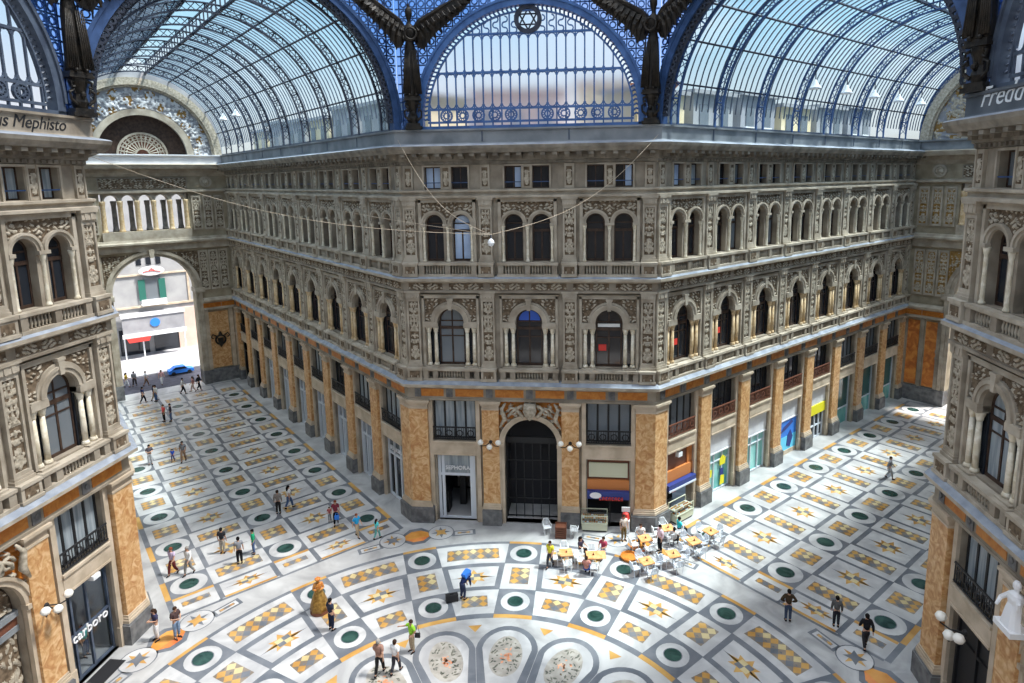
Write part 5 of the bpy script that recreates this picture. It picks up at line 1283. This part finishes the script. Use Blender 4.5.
def person_meshes(kind, slv):
    k = (kind, slv)
    if k in PM_: return PM_[k]
    J = pose(kind); d = {}
    vs = [(J['pel'],.115,.10),(J['sp'],.11,.095),(J['ch'],.125,.10),(J['nk'],.05),(J['h0'],.062),(J['h1'],.085),(J['h2'],.055)]
    es = [(0,1),(1,2),(2,3),(3,4),(4,5),(5,6)]
    h1 = J['h1']; fwd = (0,-1,0) if kind != 'bend' else (0,-.45,-.9)
    vs.append((tuple(h1[i]+fwd[i]*.105 for i in range(3)), .014)); es.append((5,7))
    for s in (-1,1): vs.append(((h1[0]+s*.092, h1[1]+.01, h1[2]), .016)); es.append((5, len(vs)-1))
    for t, s in (('l',-1),('r',1)):
        n = len(vs); vs += [(J['sh'+t],.06),(J['el'+t],.042),(J['wr'+t],.028)]; es += [(2,n),(n,n+1),(n+1,n+2)]
        e, w = Vector(J['el'+t]), Vector(J['wr'+t]); f = (w-e).normalized(); sd = Vector((-s,0,0)) if abs(f.x) < .8 else Vector((0,-1,0)); sd = (sd-f*sd.dot(f)).normalized(); up_ = f.cross(sd)
        p = w+f*.06; vs.append((tuple(p), .03, .02)); es.append((n+2, n+3))
        for q, L in ((-.028,.075),(-.01,.085),(.01,.08),(.028,.06)):      # four fingers, slightly curled
            a = p+up_*q+f*.04; b = a+f*L*.55+sd*.012; m_ = len(vs); vs += [(tuple(a),.0095),(tuple(b),.008)]; es += [(n+3,m_),(m_,m_+1)]
        a = w+f*.03+up_*-.035*s+sd*.02; b = a+f*.045+sd*.02; m_ = len(vs); vs += [(tuple(a),.011),(tuple(b),.009)]; es += [(n+2,m_),(m_,m_+1)]
        n = len(vs); vs += [(J['hi'+t],.085),(J['kn'+t],.055),(J['an'+t],.038),(J['to'+t],.032)]; es += [(0,n),(n,n+1),(n+1,n+2),(n+2,n+3)]
    d['body'] = skin('body', vs, es)
    vs = [(V_(J['pel'],J['sp'],-.15),.155,.14),(J['sp'],.15,.135),(J['ch'],.17,.14),(V_(J['ch'],J['nk'],.75),.085)]; es = [(0,1),(1,2),(2,3)]
    for t in 'lr':
        n = len(vs); vs += [(J['sh'+t],.095),(V_(J['sh'+t],J['el'+t],.75),.075)]; es += [(2,n),(n,n+1)]
        if slv: vs += [(J['el'+t],.068),(V_(J['el'+t],J['wr'+t],.9),.05)]; es += [(n+1,n+2),(n+2,n+3)]
    d['shirt'] = skin('shirt', vs, es)
    vs = [(V_(J['pel'],J['sp'],.1),.125,.115),(J['pel'],.13,.12)]; es = [(0,1)]
    for t in 'lr':
        n = len(vs); vs += [(J['hi'+t],.115),(J['kn'+t],.085),(V_(J['kn'+t],J['an'+t],.9),.066)]; es += [(1,n),(n,n+1),(n+1,n+2)]
    d['trousers'] = skin('trousers', vs, es)
    for q in d.values(): q.materials.append(None)
    d['shoe'] = []
    for t in 'lr':
        a, b = Vector(J['an'+t]), Vector(J['to'+t]); q = (b-a).normalized(); mb = MB().tube([a-q*.05+Vector((0,0,-.045)), a+Vector((0,0,-.035)), (a+b)/2+Vector((0,0,-.01)), b+q*.04], [.045,.052,.045,.025], 8)
        d['shoe'].append(mb.mesh('shoe', ['black_iron'], True))
    up_ = (Vector(J['h2'])-Vector(J['h0'])).normalized(); fv = Vector(fwd); rt_ = fv.cross(up_).normalized(); fv = up_.cross(rt_)
    d['head'] = Matrix(((rt_.x,-fv.x,up_.x,h1[0]),(rt_.y,-fv.y,up_.y,h1[1]),(rt_.z,-fv.z,up_.z,h1[2]),(0,0,0,1)))
    PM_[k] = d; return d
HR = {}
mb = MB(); n = 14
for i in range(7):
    el = pi/2*i/6
    for j in range(n):
        a = 2*pi*j/n; back = max(0, sin(a)); z = .10*sin(el)*1.05 if i else -.02-.07*back
        mb.v.append((.098*cos(el)*cos(a) if i else .097*cos(a), (.105*cos(el) if i else .103)*sin(a)+.012, z+.012))
for i in range(6):
    for j in range(n): mb.f.append([i*n+j, i*n+(j+1) % n, (i+1)*n+(j+1) % n, (i+1)*n+j]); mb.m.append(0)
mb.f.append([6*n+j for j in range(n)]); mb.m.append(0)
HR['short'] = mb.mesh('hair', ['black_iron'], True)
mb.tube([(0,.07,.05),(0,.11,-.08),(0,.12,-.22),(0,.11,-.32)], [.07,.085,.07,.03], 8)
HR['long'] = mb.mesh('hair', ['black_iron'], True)
FACE = MB().box(-.045,-.022,-.094,-.082,.008,.020).box(.022,.045,-.094,-.082,.008,.020).box(-.025,.025,-.092,-.08,-.052,-.044).mesh('face_features', ['wood_brown'])
CLO = {}
def cloth(c):
    k = tuple(round(v, 3) for v in c)
    if k not in CLO:
        CLO[k] = noise_mat('cloth_%d' % len(CLO), tuple(v*.8 for v in c), tuple(min(1, v*1.15) for v in c), 9, .85, spec=.1)
    return CLO[k]
SK = ((.55,.32,.22), (.45,.25,.17), (.62,.40,.30))
DARK, BLK, NAVY, JEAN, GREY, WHT, KHA, BRN_ = (.03,.025,.025), (.015,.015,.018), (.02,.03,.09), (.08,.13,.26), (.22,.23,.25), (.72,.72,.72), (.42,.33,.22), (.16,.09,.06)
HB, HBL, HG, HRD = (.04,.022,.015), (.012,.010,.010), (.30,.28,.26), (.22,.06,.03)
def setm(o, m):
    o.material_slots[0].link = 'OBJECT'; o.material_slots[0].material = m
def person(x, y, deg, kind, shirt, trou, label, h=1.72, hair=HB, long=False, slv=0, skin_=0, shoes=BLK, z=0, parent_cat='person'):
    d = person_meshes(kind, slv)
    r = empty('person', T(x, y, z) @ Matrix.Rotation(radians(deg), 4, 'Z') @ Matrix.Scale(h/1.74, 4), label, 'person')
    nshoe = 0
    for nm, c in (('body', SK[skin_]), ('shirt', shirt), ('trousers', trou), ('shoe', shoes), ('shoe', shoes)):
        me = d[nm]; nshoe += nm == 'shoe'
        if nm == 'shoe': me = me[nshoe-1]
        setm(put(nm, me, r), cloth(c))
    setm(put('hair', HR['long' if long else 'short'], r, d['head']), cloth(hair)); put('face_features', FACE, r, d['head'])
    return r
# deg 0 faces the camera side (-y); positive turns towards +x
people = [
 (-46.5,23.7,120,'walk',(.75,.50,.08),WHT,'person in a yellow top and white trousers, at the left end by the street archway',1.7,HB,1,0,0),
 (-45.9,24.1,200,'walk',GREY,DARK,'person in dark grey behind the yellow top near the street archway',1.75,HBL,0,1,1),
 (-44.7,24.3,140,'walk',WHT,BRN_,'person in a white top and brown trousers beside the yellow top near the archway',1.72,HB,0,0,0),
 (-43.3,24.9,60,'walk',(.75,.45,.45),WHT,'person in a pink top and white trousers under the archway',1.68,HB,1,0,0),
 (-41.2,19.2,150,'walk',NAVY,BLK,'person in a navy top and black trousers, left of the pair walking towards the archway',1.74,HBL,0,0,0),
 (-40.5,19.9,150,'walk',NAVY,KHA,'person in a navy top and khaki trousers, right of the pair walking towards the archway',1.7,HB,0,0,0),
 (-40.2,19.75,-20,'stand',WHT,JEAN,'person in a white shirt and blue jeans walking alone near the archway pair',1.76,HBL,0,1,1),
 (-38.9,22.1,120,'walk',WHT,BLK,'person in a white shirt and black trousers by the right jamb of the archway',1.76,HBL,0,1,0),
 (-38.3,22.9,-60,'walk',(.60,.30,.28),(.55,.42,.36),'person in dusty pink beside the right jamb of the archway',1.7,HB,1,0,0),
 (-37.9,23.3,100,'walk',BLK,BLK,'person all in black beside the right jamb of the archway',1.78,HBL,0,1,0),
 (-35.7,14.7,-30,'stand',(.75,.10,.10),BLK,'person in a bright red shirt and black trousers in the left gallery',1.68,HB,0,0,0),
 (-35.1,14.8,-50,'stand',(.06,.05,.07),JEAN,'person in a dark shirt and jeans beside the bright red shirt',1.76,HBL,0,1,0),
 (-30.7,6.1,40,'hold',(.10,.09,.11),(.50,.50,.52),'person in a dark top and light trousers holding something, left in the gallery',1.7,HBL,1,0,0),
 (-29.3,6.8,20,'walk',(.03,.10,.55),(.08,.08,.2),'small child in bright blue beside a grey-shirted adult',1.05,HB,0,0,0),
 (-28.4,6.8,20,'walk',(.20,.20,.22),(.32,.20,.13),'person in a grey shirt walking beside the child in blue',1.75,HBL,0,0,1),
 (-19.6,-7.0,-10,'walk',(.55,.45,.62),(.14,.03,.03),'red-haired person in a lilac shirt and maroon trousers beside a green circle',1.7,HRD,0,0,0),
 (-18.7,-6.9,-10,'walk',WHT,(.30,.29,.27),'white-shirted person in grey trousers walking beside the lilac shirt',1.74,HG,0,1,0),
 (-18.0,-4.8,-170,'stand',(.03,.03,.035),(.40,.36,.30),'person in a black shirt and pale trousers on a star pattern of the left gallery',1.66,HBL,0,0,1),
 (-16.4,-5.7,-150,'stand',(.25,.26,.28),BLK,'person in a grey shirt and black trousers facing the green shirt',1.7,HBL,0,0,0),
 (-16.1,-4.7,-60,'stand',(.02,.34,.16),JEAN,'person in a green shirt and jeans in the left gallery',1.6,HBL,0,1,0),
 (-16.9,-.2,-160,'stand',(.24,.21,.19),DARK,'person in a taupe shirt, left of a pair in the left gallery',1.7,HB,0,1,1),
 (-16.5,.5,150,'walk',WHT,JEAN,'person in a white top and jeans, right of the pair in the left gallery',1.68,HBL,1,0,0),
 (-12.5,-1.2,20,'walk',(.22,.04,.06),BLK,'person in a maroon top carrying a blue bag near the corner pier',1.7,HRD,1,0,0),
 (-13.1,-.8,20,'walk',(.45,.12,.12),GREY,'small child beside the person in the maroon top',1.0,HB,0,0,0),
 (-10.6,-2.5,60,'walk',(.03,.35,.68),KHA,'person in a bright blue shirt and khaki shorts near the corner pier',1.6,HRD,0,0,0),
 (-9.3,-2.6,150,'walk',(.10,.60,.62),(.16,.45,.42),'child in turquoise near the corner pier',1.35,HB,1,0,0),
 (-8.83,-10.52,150,'stand',(.03,.035,.06),(.02,.025,.05),'person in a navy shirt and dark jeans facing the golden gown',1.74,HBL,0,0,0),
 (-5.5,-13.1,175,'walk',(.30,.17,.13),(.02,.02,.02),'grey-haired person in a brown checked shirt seen from behind on the centre floor',1.8,HG,0,0,0),
 (-4.8,-12.95,165,'walk',WHT,(.05,.05,.06),'person in a white shirt with a dark strap across the back on the centre floor',1.7,HB,0,0,0),
 (-4.45,-11.6,-40,'point',(.30,.62,.05),KHA,'person in a lime green shirt and khaki trousers pointing to the left',1.68,HB,0,0,0),
 (-2.85,-7.7,150,'bend',NAVY,(.04,.05,.10),'person bending down under a blue backpack on the centre floor',1.74,HBL,0,1,0),
 (-17.0,-11.9,-30,'hold',(.05,.05,.10),WHT,'person in a dark top and white trousers holding papers by the left shop entrance',1.7,HB,1,0,0),
 (-16.1,-11.7,70,'hold',(.08,.05,.05),(.20,.28,.40),'person in a dark red shirt and pale jeans by the left shop entrance',1.72,HB,0,0,0),
 (-19.6,-13.2,90,'stand',(.10,.52,.46),(.10,.13,.22),'person in an aqua top inside the glass shop entrance',1.66,HBL,1,0,0),
 (-20.1,-13.7,60,'stand',(.02,.05,.18),DARK,'person in dark blue inside the glass shop entrance',1.72,HBL,0,1,0),
 (13.5,-8.0,175,'akimbo',(.06,.04,.025),(.05,.07,.12),'person in a dark brown jacket with hands on hips on the shaded right floor',1.74,HBL,0,1,0),
 (15.7,-8.2,165,'stand',(.10,.10,.10),(.03,.03,.04),'person in a grey shirt standing on the shaded right floor',1.66,HBL,0,1,0),
 (16.5,-9.6,175,'walk',BLK,(.03,.03,.035),'person in a long black coat on the shaded right floor',1.8,HBL,0,1,0),
 (25.1,7.9,60,'walk',(.30,.31,.33),(.30,.31,.32),'person in grey walking in the right gallery',1.72,HB,0,1,0),
 (36.4,23.6,0,'stand',(.5,.45,.42),(.10,.08,.08),'person standing at the street end of the right gallery',1.7,HB,0,1,0),
 (1.5,-4.6,-20,'walk',(.70,.62,.05),(.05,.05,.06),'person in a yellow top walking past the left cafe table',1.65,HB,0,0,1),
 (3.2,-3.4,60,'sit',(.04,.03,.05),DARK,'person in black seated at the left cafe table group',1.7,HBL,1,0,0),
 (3.55,-5.25,170,'sit',(.45,.20,.16),(.04,.08,.28),'person in blue jeans seated at the near side of a cafe table',1.7,HB,0,0,0),
 (4.5,-3.3,-30,'sit',(.40,.06,.10),(.35,.35,.38),'person in a crimson top seated at the far side of a cafe table',1.7,HB,0,0,0),
 (5.75,-1.55,20,'stand',(.70,.60,.52),(.20,.14,.06),'person in a cream top and brown trousers standing by the cafe entrance',1.7,HB,0,0,0),
 (7.8,-2.6,-60,'stand',(.70,.52,.58),BLK,'waiter in a pale pink shirt and black trousers among the cafe tables',1.76,HBL,0,1,0),
 (9.15,-.75,110,'sit',(.04,.52,.58),BLK,'person in a turquoise top seated at a cafe table near the corner pier',1.7,HBL,0,0,0),
 (8.7,-1.95,160,'sit',(.55,.52,.50),BLK,'person in a pale top seated with the back to the court near the corner pier',1.7,HBL,0,0,0),
 (6.75,-1.72,0,'sit',(.68,.66,.64),(.10,.10,.12),'person in white seated at the table beside the terracotta tray',1.7,HB,0,0,0)]
for p in people: person(*p[:7], h=p[7], hair=p[8], long=bool(p[9]), slv=p[10], skin_=p[11])
# golden living statue in a wide gown
r = empty('person', T(-10.0,-9.25,.16) @ Matrix.Rotation(radians(30),4,'Z'), 'person costumed all in gold with a wide gown standing on a low box', 'person')
noise_mat('gold_cloth', (.20,.10,.02), (.40,.24,.06), 8, .45, metal=.3); noise_mat('gold_flowers', (.45,.09,.02), (.65,.36,.08), 14, .5)
d = person_meshes('hold', 1)
for nm, m_ in (('body','gold_cloth'),('shirt','gold_flowers'),('trousers','gold_cloth')): setm(put(nm, d[nm], r), MATS[m_])
setm(put('hair', HR['long'], r, d['head']), MATS['gold_flowers']); put('face_features', FACE, r, d['head'])
g = MB(); n = 28
for i, (q, z) in enumerate([(.46,.02),(.44,.2),(.37,.5),(.28,.78),(.2,1.0),(.15,1.12)]):
    for j in range(n): a = 2*pi*j/n; k = q*(1+.07*(1-z/1.2)*sin(7*a)); g.v.append((k*cos(a), k*sin(a), z))
for i in range(5):
    for j in range(n): g.f.append([i*n+j, i*n+(j+1) % n, (i+1)*n+(j+1) % n, (i+1)*n+j]); g.m.append(0)
g.f.append(list(range(n-1,-1,-1))); g.m.append(0)
g.build('gown', 'gold_cloth', r, smooth=True)
MB().tube([(.105*cos(2*pi*i/16), .11*sin(2*pi*i/16)-.03, 1.675+.02*sin(i*2)) for i in range(16)], .05, 6, closed=True).build('flower_crown', 'gold_flowers', r, smooth=True)
o = MB().lathe([(.46,0),(.48,.03),(.46,.16),(.02,.16)], n=24).build('low_box', 'wood_brown', None, (-10.0,-9.25,0.013)); tag(o, 'low round box under the golden gown', 'box')
# bags that people carry
def bag(nm, mb, mat, Mx, lab, cat='bag'):
    o = mb.build(nm, mat); o.matrix_world = Mx; tag(o, lab, cat); return o
BP = MB().box(-.17,.17,-.02,.13,0,.42).box(-.13,.13,.13,.19,.04,.24).box(-.14,.14,.0,.11,.42,.47)
for s in (-1,1): BP.tube([(s*.12,-.02,.40),(s*.14,-.10,.40),(s*.15,-.14,.25),(s*.12,-.02,.05)], .018, 5)
bag('backpack', BP, 'poster_blue', T(-2.85,-7.7,0) @ Matrix.Rotation(radians(150),4,'Z') @ T(0,-.10,1.18) @ Matrix.Rotation(radians(66),4,'X'), 'blue backpack on the back of the bending person', 'backpack')
bag('suitcase', MB().box(-.32,.32,-.12,.12,.04,.42).box(-.1,.1,-.03,.03,.42,.47).box(-.3,-.24,-.1,.1,0,.04).box(.24,.3,-.1,.1,0,.04), 'black_iron', T(-3.4,-7.95,.012) @ Matrix.Rotation(.4,4,'Z'), 'black case on the floor beside the bending person', 'case')
bag('handbag', MB().box(-.14,.14,-.06,.06,0,.26).tube([(-.1,0,.26),(-.07,0,.42),(.07,0,.42),(.1,0,.26)], .015, 5), 'poster_blue', T(-12.3,-1.5,.55), 'blue bag carried by the person in the maroon top')
bag('shoulder_bag', MB().box(-.12,.12,-.05,.05,0,.2).tube([(-.1,0,.2),(-.02,.1,.62),(.1,0,.2)], .014, 5), 'black_iron', T(-4.15,-11.65,.82), 'dark shoulder bag at the hip of the lime green shirt')
# ---------------------------------------------------------------- cafe furniture
noise_mat('cloth_orange', (.66,.27,.09), (.78,.40,.18), 5, .7)
TAB = (MB().box(-.36,.36,-.36,.36,.70,.735).box(-.34,.34,-.34,.34,.66,.70).mesh('table_top', ['cloth_orange']), MB().lathe([(.04,.04),(.03,.1),(.03,.62),(.06,.66)], n=8).mesh('pedestal', ['white_metal'], True),
       MB().box(-.3,.3,-.04,.04,0,.04).box(-.04,.04,-.3,.3,0,.04).mesh('base', ['white_metal']))
def chair_meshes(mat):
    d = {}
    d['seat'] = MB().box(-.22,.22,-.22,.2,.42,.46).mesh('seat', [mat])
    b = MB().tube([(-.21,.2,.46),(-.21,.26,.7),(-.12,.29,.86),(.12,.29,.86),(.21,.26,.7),(.21,.2,.46)], .024, 6)
    for x in (-.13,-.045,.045,.13): b.box(x-.026,x+.026,.235,.26,.46,.84)
    d['backrest'] = b.mesh('backrest', [mat])
    d['leg'] = MB().tube([(0,0,0),(0,0,.43)], [.018,.022], 6).mesh('leg', [mat])
    d['armrest'] = MB().tube([(0,.24,.66),(0,-.16,.64),(0,-.19,.44)], .02, 6).mesh('armrest', [mat])
    return d
CW, CS = chair_meshes('lamp_white'), chair_meshes('white_metal')
def chair(x, y, deg, label, d=CW, group='cafe chairs'):
    r = empty('cafe_chair', T(x, y, .012) @ Matrix.Rotation(radians(deg),4,'Z'), label, 'chair', group)
    put('seat', d['seat'], r); put('backrest', d['backrest'], r)
    for q in ((-.19,-.19),(.19,-.19),(-.19,.17),(.19,.17)): put('leg', d['leg'], r, (*q,0))
    for q in (-.23,.23): put('armrest', d['armrest'], r, (q,0,0))
tabs = [(2.37,-4.2,10,'leftmost cafe table of the terrace','0123','leftmost cafe table'),(3.9,-4.35,5,'long cafe table in front of the pastry counter','023','long cafe table'),(6.95,-2.4,20,'cafe table beside the terracotta tray','0123','table by the terracotta tray'),(8.39,-1.15,15,'cafe table close to the corner pier','0123','table by the corner pier'),
        (10.9,-1.3,40,'rightmost cafe table, standing on a green floor circle','0123','rightmost cafe table'),(9.75,-2.45,30,'cafe table second from the right end of the terrace','0123','second-last table'),(8.4,-3.85,20,'cafe table beside the small framed floor panel','013','table by the floor panel'),(6.86,-4.65,25,'nearest cafe table of the terrace','0123','nearest cafe table')]
dirs = {'0':(0,'on the side towards the court'),'1':(90,'on its right side'),'2':(180,'on the side towards the facade'),'3':(-90,'on its left side')}
ASH = MB().lathe([(.05,0),(.06,.03),(.045,.03),(.04,.012)], n=10).box(-.02,.02,-.05,.05,.03,.12)
for k, (x, y, a, lab, ch, sh) in enumerate(tabs):
    r = empty('cafe_table', T(x, y, .012) @ Matrix.Rotation(radians(a),4,'Z'), lab+', orange top', 'table', 'cafe tables with orange tops')
    for nm, me in zip(('table_top','pedestal','base'), TAB): put(nm, me, r)
    if k == 1: MB().box(-.38,.72,-.38,.38,.735,.745).build('second_top', 'cloth_orange', r)
    o = ASH.build('ashtray', 'wood_brown', None, (x+.03, y-.02, .749 if k != 1 else .76)); tag(o, 'small dark ashtray on the '+sh, 'ashtray', 'ashtrays on the cafe tables')
    for c in ch:
        an, ph = dirs[c]; t = radians(a+an); px, py = x+.68*sin(t), y-.68*cos(t)
        chair(px, py, math.degrees(t)+180, 'white cafe chair %s of the %s' % (ph, sh), CW if k < 4 else CS)
chair(1.05,-1.15,20,'white armchair just right of the dark arch, left of the brown crate', CW, 'armchairs by the dark arch'); chair(2.75,-1.35,175,'white armchair by the dark arch, right of the brown crate', CW, 'armchairs by the dark arch')
r = empty('crate', T(1.93,-1.4,.012), 'dark brown slatted crate between two white armchairs', 'crate')
mb = MB().box(-.33,.33,-.3,.3,0,.06)
for i in range(5): mb.box(-.34,.34,-.32,-.28,.1+.14*i,.2+.14*i).box(-.34,.34,.28,.32,.1+.14*i,.2+.14*i).box(-.34,-.3,-.3,.3,.1+.14*i,.2+.14*i).box(.3,.34,-.3,.3,.1+.14*i,.2+.14*i)
mb.build('slats', 'wood_brown', r); MB().box(-.28,.28,-.26,.26,.55,.7).build('contents', 'wood_brown', r)
def counter(Mx, w, lab):
    r = empty('pastry_counter', Mx, lab, 'counter', 'glass pastry counters of the cafe')
    h = w/2
    MB().box(-h,h,-.4,.4,.12,.62).box(-h-.03,h+.03,-.44,.44,.6,.66).build('cabinet', 'panel_cream', r); MB().box(-h+.06,h-.06,-.34,.34,0,.12).build('foot', 'black_iron', r)
    mb = MB()
    for s in (-1,1): mb.box(s*h-.03,s*h+.03,-.42,-.36,.66,1.2).box(s*h-.03,s*h+.03,.3,.38,.66,1.38)
    mb.box(-h,h,-.42,-.38,1.17,1.22).box(-h,h,.3,.36,1.34,1.4).box(-h,h,-.3,.34,.93,.96).build('case_frame', 'panel_cream', r)
    MB().face([(-h,-.42,.66),(h,-.42,.66),(h,-.40,1.18),(-h,-.40,1.18)]).face([(-h,-.40,1.19),(h,-.40,1.19),(h,.34,1.38),(-h,.34,1.38)]).build('case_glass', 'glass_shop', r)
    rn = random.Random(5); mb = MB()
    for lv in (.66,.96):
        for i in range(int(w/.16)):
            for y in (-.26,-.05,.16): mb.lathe([(.02,0),(.065,.01),(.07,.05),(.03,.09)], (-h+.12+.155*i, y, lv+.005), 7, mat=rn.randrange(3))
    o = mb.build('pastries', ['marble_ochre','wood_orange','sign_white'], r); o['kind'] = 'stuff'
counter(T(3.98,-.42,.012) @ Matrix.Scale(.88,4), 1.8, 'pastry counter under the blue awning of the central cafe front'); counter(FR['right_arm'] @ T(2.3,-.5,.012) @ Matrix.Scale(.9,4), 1.9, 'pastry counter in front of the side cafe of the right gallery')
r = empty('ice_cream_stand', T(5.9,-.62,.012) @ Matrix.Scale(.85,4), 'white stand with a red top at the right of the cafe entrance', 'stand')
MB().box(-.28,.28,-.25,.25,.05,1.0).box(-.24,.24,-.21,.21,0,.05).build('cabinet', 'lamp_white', r); MB().lathe([(.25,1.0),(.28,1.1),(.22,1.5),(.05,1.6)], n=10).build('red_top', 'sign_red', r); MB().box(-.3,.3,-.04,.04,1.6,1.95).tube([(0,0,1.5),(0,0,1.65)], .03).build('sign_panel', 'sign_white', r)
o = MB().lathe([(.42,0),(.5,.03),(.52,.16),(.46,.16),(.42,.06),(.02,.06)], n=24).build('terracotta_tray', 'orange_panel', None, (6.0,-3.35,.012)); tag(o, 'low round terracotta tray on the floor among the cafe tables', 'tray')
# blue car at the kerb outside the left archway
a = 18.39+LL; Mx = frame(-a*S2, OY+a*S2, 45)
cr = empty('car', Mx @ T(2.6,6.6,-.12) @ Matrix.Scale(.68,4), 'small bright blue car in the street outside the left archway', 'car')
mb = MB()
prof = [(-1.9,.35),(1.9,.35),(1.95,.7),(1.7,.85),(1.0,.95),(.55,1.4),(-.9,1.42),(-1.5,.98),(-1.9,.9)]
mb.prism(prof, -.78, .78).build('car_body', 'poster_blue', cr)
MB().prism([(.92,.97),(.52,1.36),(-.86,1.38),(-1.38,.98)], -.80, .80).build('car_window', 'glass_dark', cr)
for x in (-1.2,1.2):
    for y in (-.72,.72): MB().lathe([(.05,-.1),(.32,-.1),(.34,0),(.32,.1),(.05,.1)], n=16).build('wheel', 'black_iron', cr, T(x,y,.33) @ Matrix.Rotation(pi/2,4,'X'))
# ---------------------------------------------------------------- light
w = bpy.data.worlds.new('sky'); bpy.context.scene.world = w; w.use_nodes = True; nt = w.node_tree; bg = nt.nodes['Background']
tc = nt.nodes.new('ShaderNodeTexCoord'); sx = nt.nodes.new('ShaderNodeSeparateXYZ'); nt.links.new(tc.outputs['Generated'], sx.inputs[0])
gr = nt.nodes.new('ShaderNodeValToRGB'); e = gr.color_ramp.elements
e[0].position = 0.0; e[0].color = (.66,.58,.52,1); e[1].position = 1.0; e[1].color = (.82,.80,.78,1)
for p, c in ((.07,(.84,.80,.76,1)),(.20,(.46,.69,.84,1)),(.40,(.13,.39,.70,1)),(.55,(.34,.50,.72,1))):
    q = e.new(p); q.color = c
nt.links.new(sx.outputs['Z'], gr.inputs[0])
mp = nt.nodes.new('ShaderNodeMapping'); mp.inputs['Scale'].default_value = (2.2,2.2,4.5); nt.links.new(tc.outputs['Generated'], mp.inputs[0])
ns = nt.nodes.new('ShaderNodeTexNoise'); ns.inputs['Scale'].default_value = 1.4; ns.inputs['Detail'].default_value = 7; ns.inputs['Distortion'].default_value = .6; nt.links.new(mp.outputs[0], ns.inputs[0])
cl = nt.nodes.new('ShaderNodeValToRGB'); cl.color_ramp.elements[0].position = .53; cl.color_ramp.elements[1].position = .74; nt.links.new(ns.outputs['Fac'], cl.inputs[0])
mx = nt.nodes.new('ShaderNodeMixRGB'); mx.inputs[2].default_value = (.92,.92,.94,1); nt.links.new(cl.outputs[0], mx.inputs[0]); nt.links.new(gr.outputs[0], mx.inputs[1])
nt.links.new(mx.outputs[0], bg.inputs[0]); mr = nt.nodes.new('ShaderNodeMapRange'); mr.inputs['From Min'].default_value = .50; mr.inputs['From Max'].default_value = .85; mr.inputs['To Min'].default_value = SKY; mr.inputs['To Max'].default_value = ZEN  # sky strength raised overhead, out of view, as added fill for court and facades
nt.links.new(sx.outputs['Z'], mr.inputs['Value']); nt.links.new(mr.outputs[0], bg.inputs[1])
sun = bpy.data.lights.new('sun', 'SUN'); sun.energy = SUN; sun.angle = radians(7); sun.color = (1.0,.955,.885)
so = bpy.data.objects.new('sun', sun); C.objects.link(so)
el, az = radians(62), radians(8)
so.rotation_euler = Vector((cos(el)*cos(az), cos(el)*sin(az), sin(el))).to_track_quat('Z','Y').to_euler()
sc = bpy.context.scene
sc.view_settings.view_transform = 'Standard'; sc.view_settings.look = 'None'; sc.view_settings.gamma = 1; sc.view_settings.use_curve_mapping = False
sc.view_settings.exposure = EXPO
cy = sc.cycles; cy.max_bounces = 8; cy.diffuse_bounces = 5; cy.glossy_bounces = 2; cy.transmission_bounces = 4; cy.transparent_max_bounces = 12; cy.caustics_reflective = False; cy.caustics_refractive = False
cy.use_denoising = True; cy.sample_clamp_indirect = 6
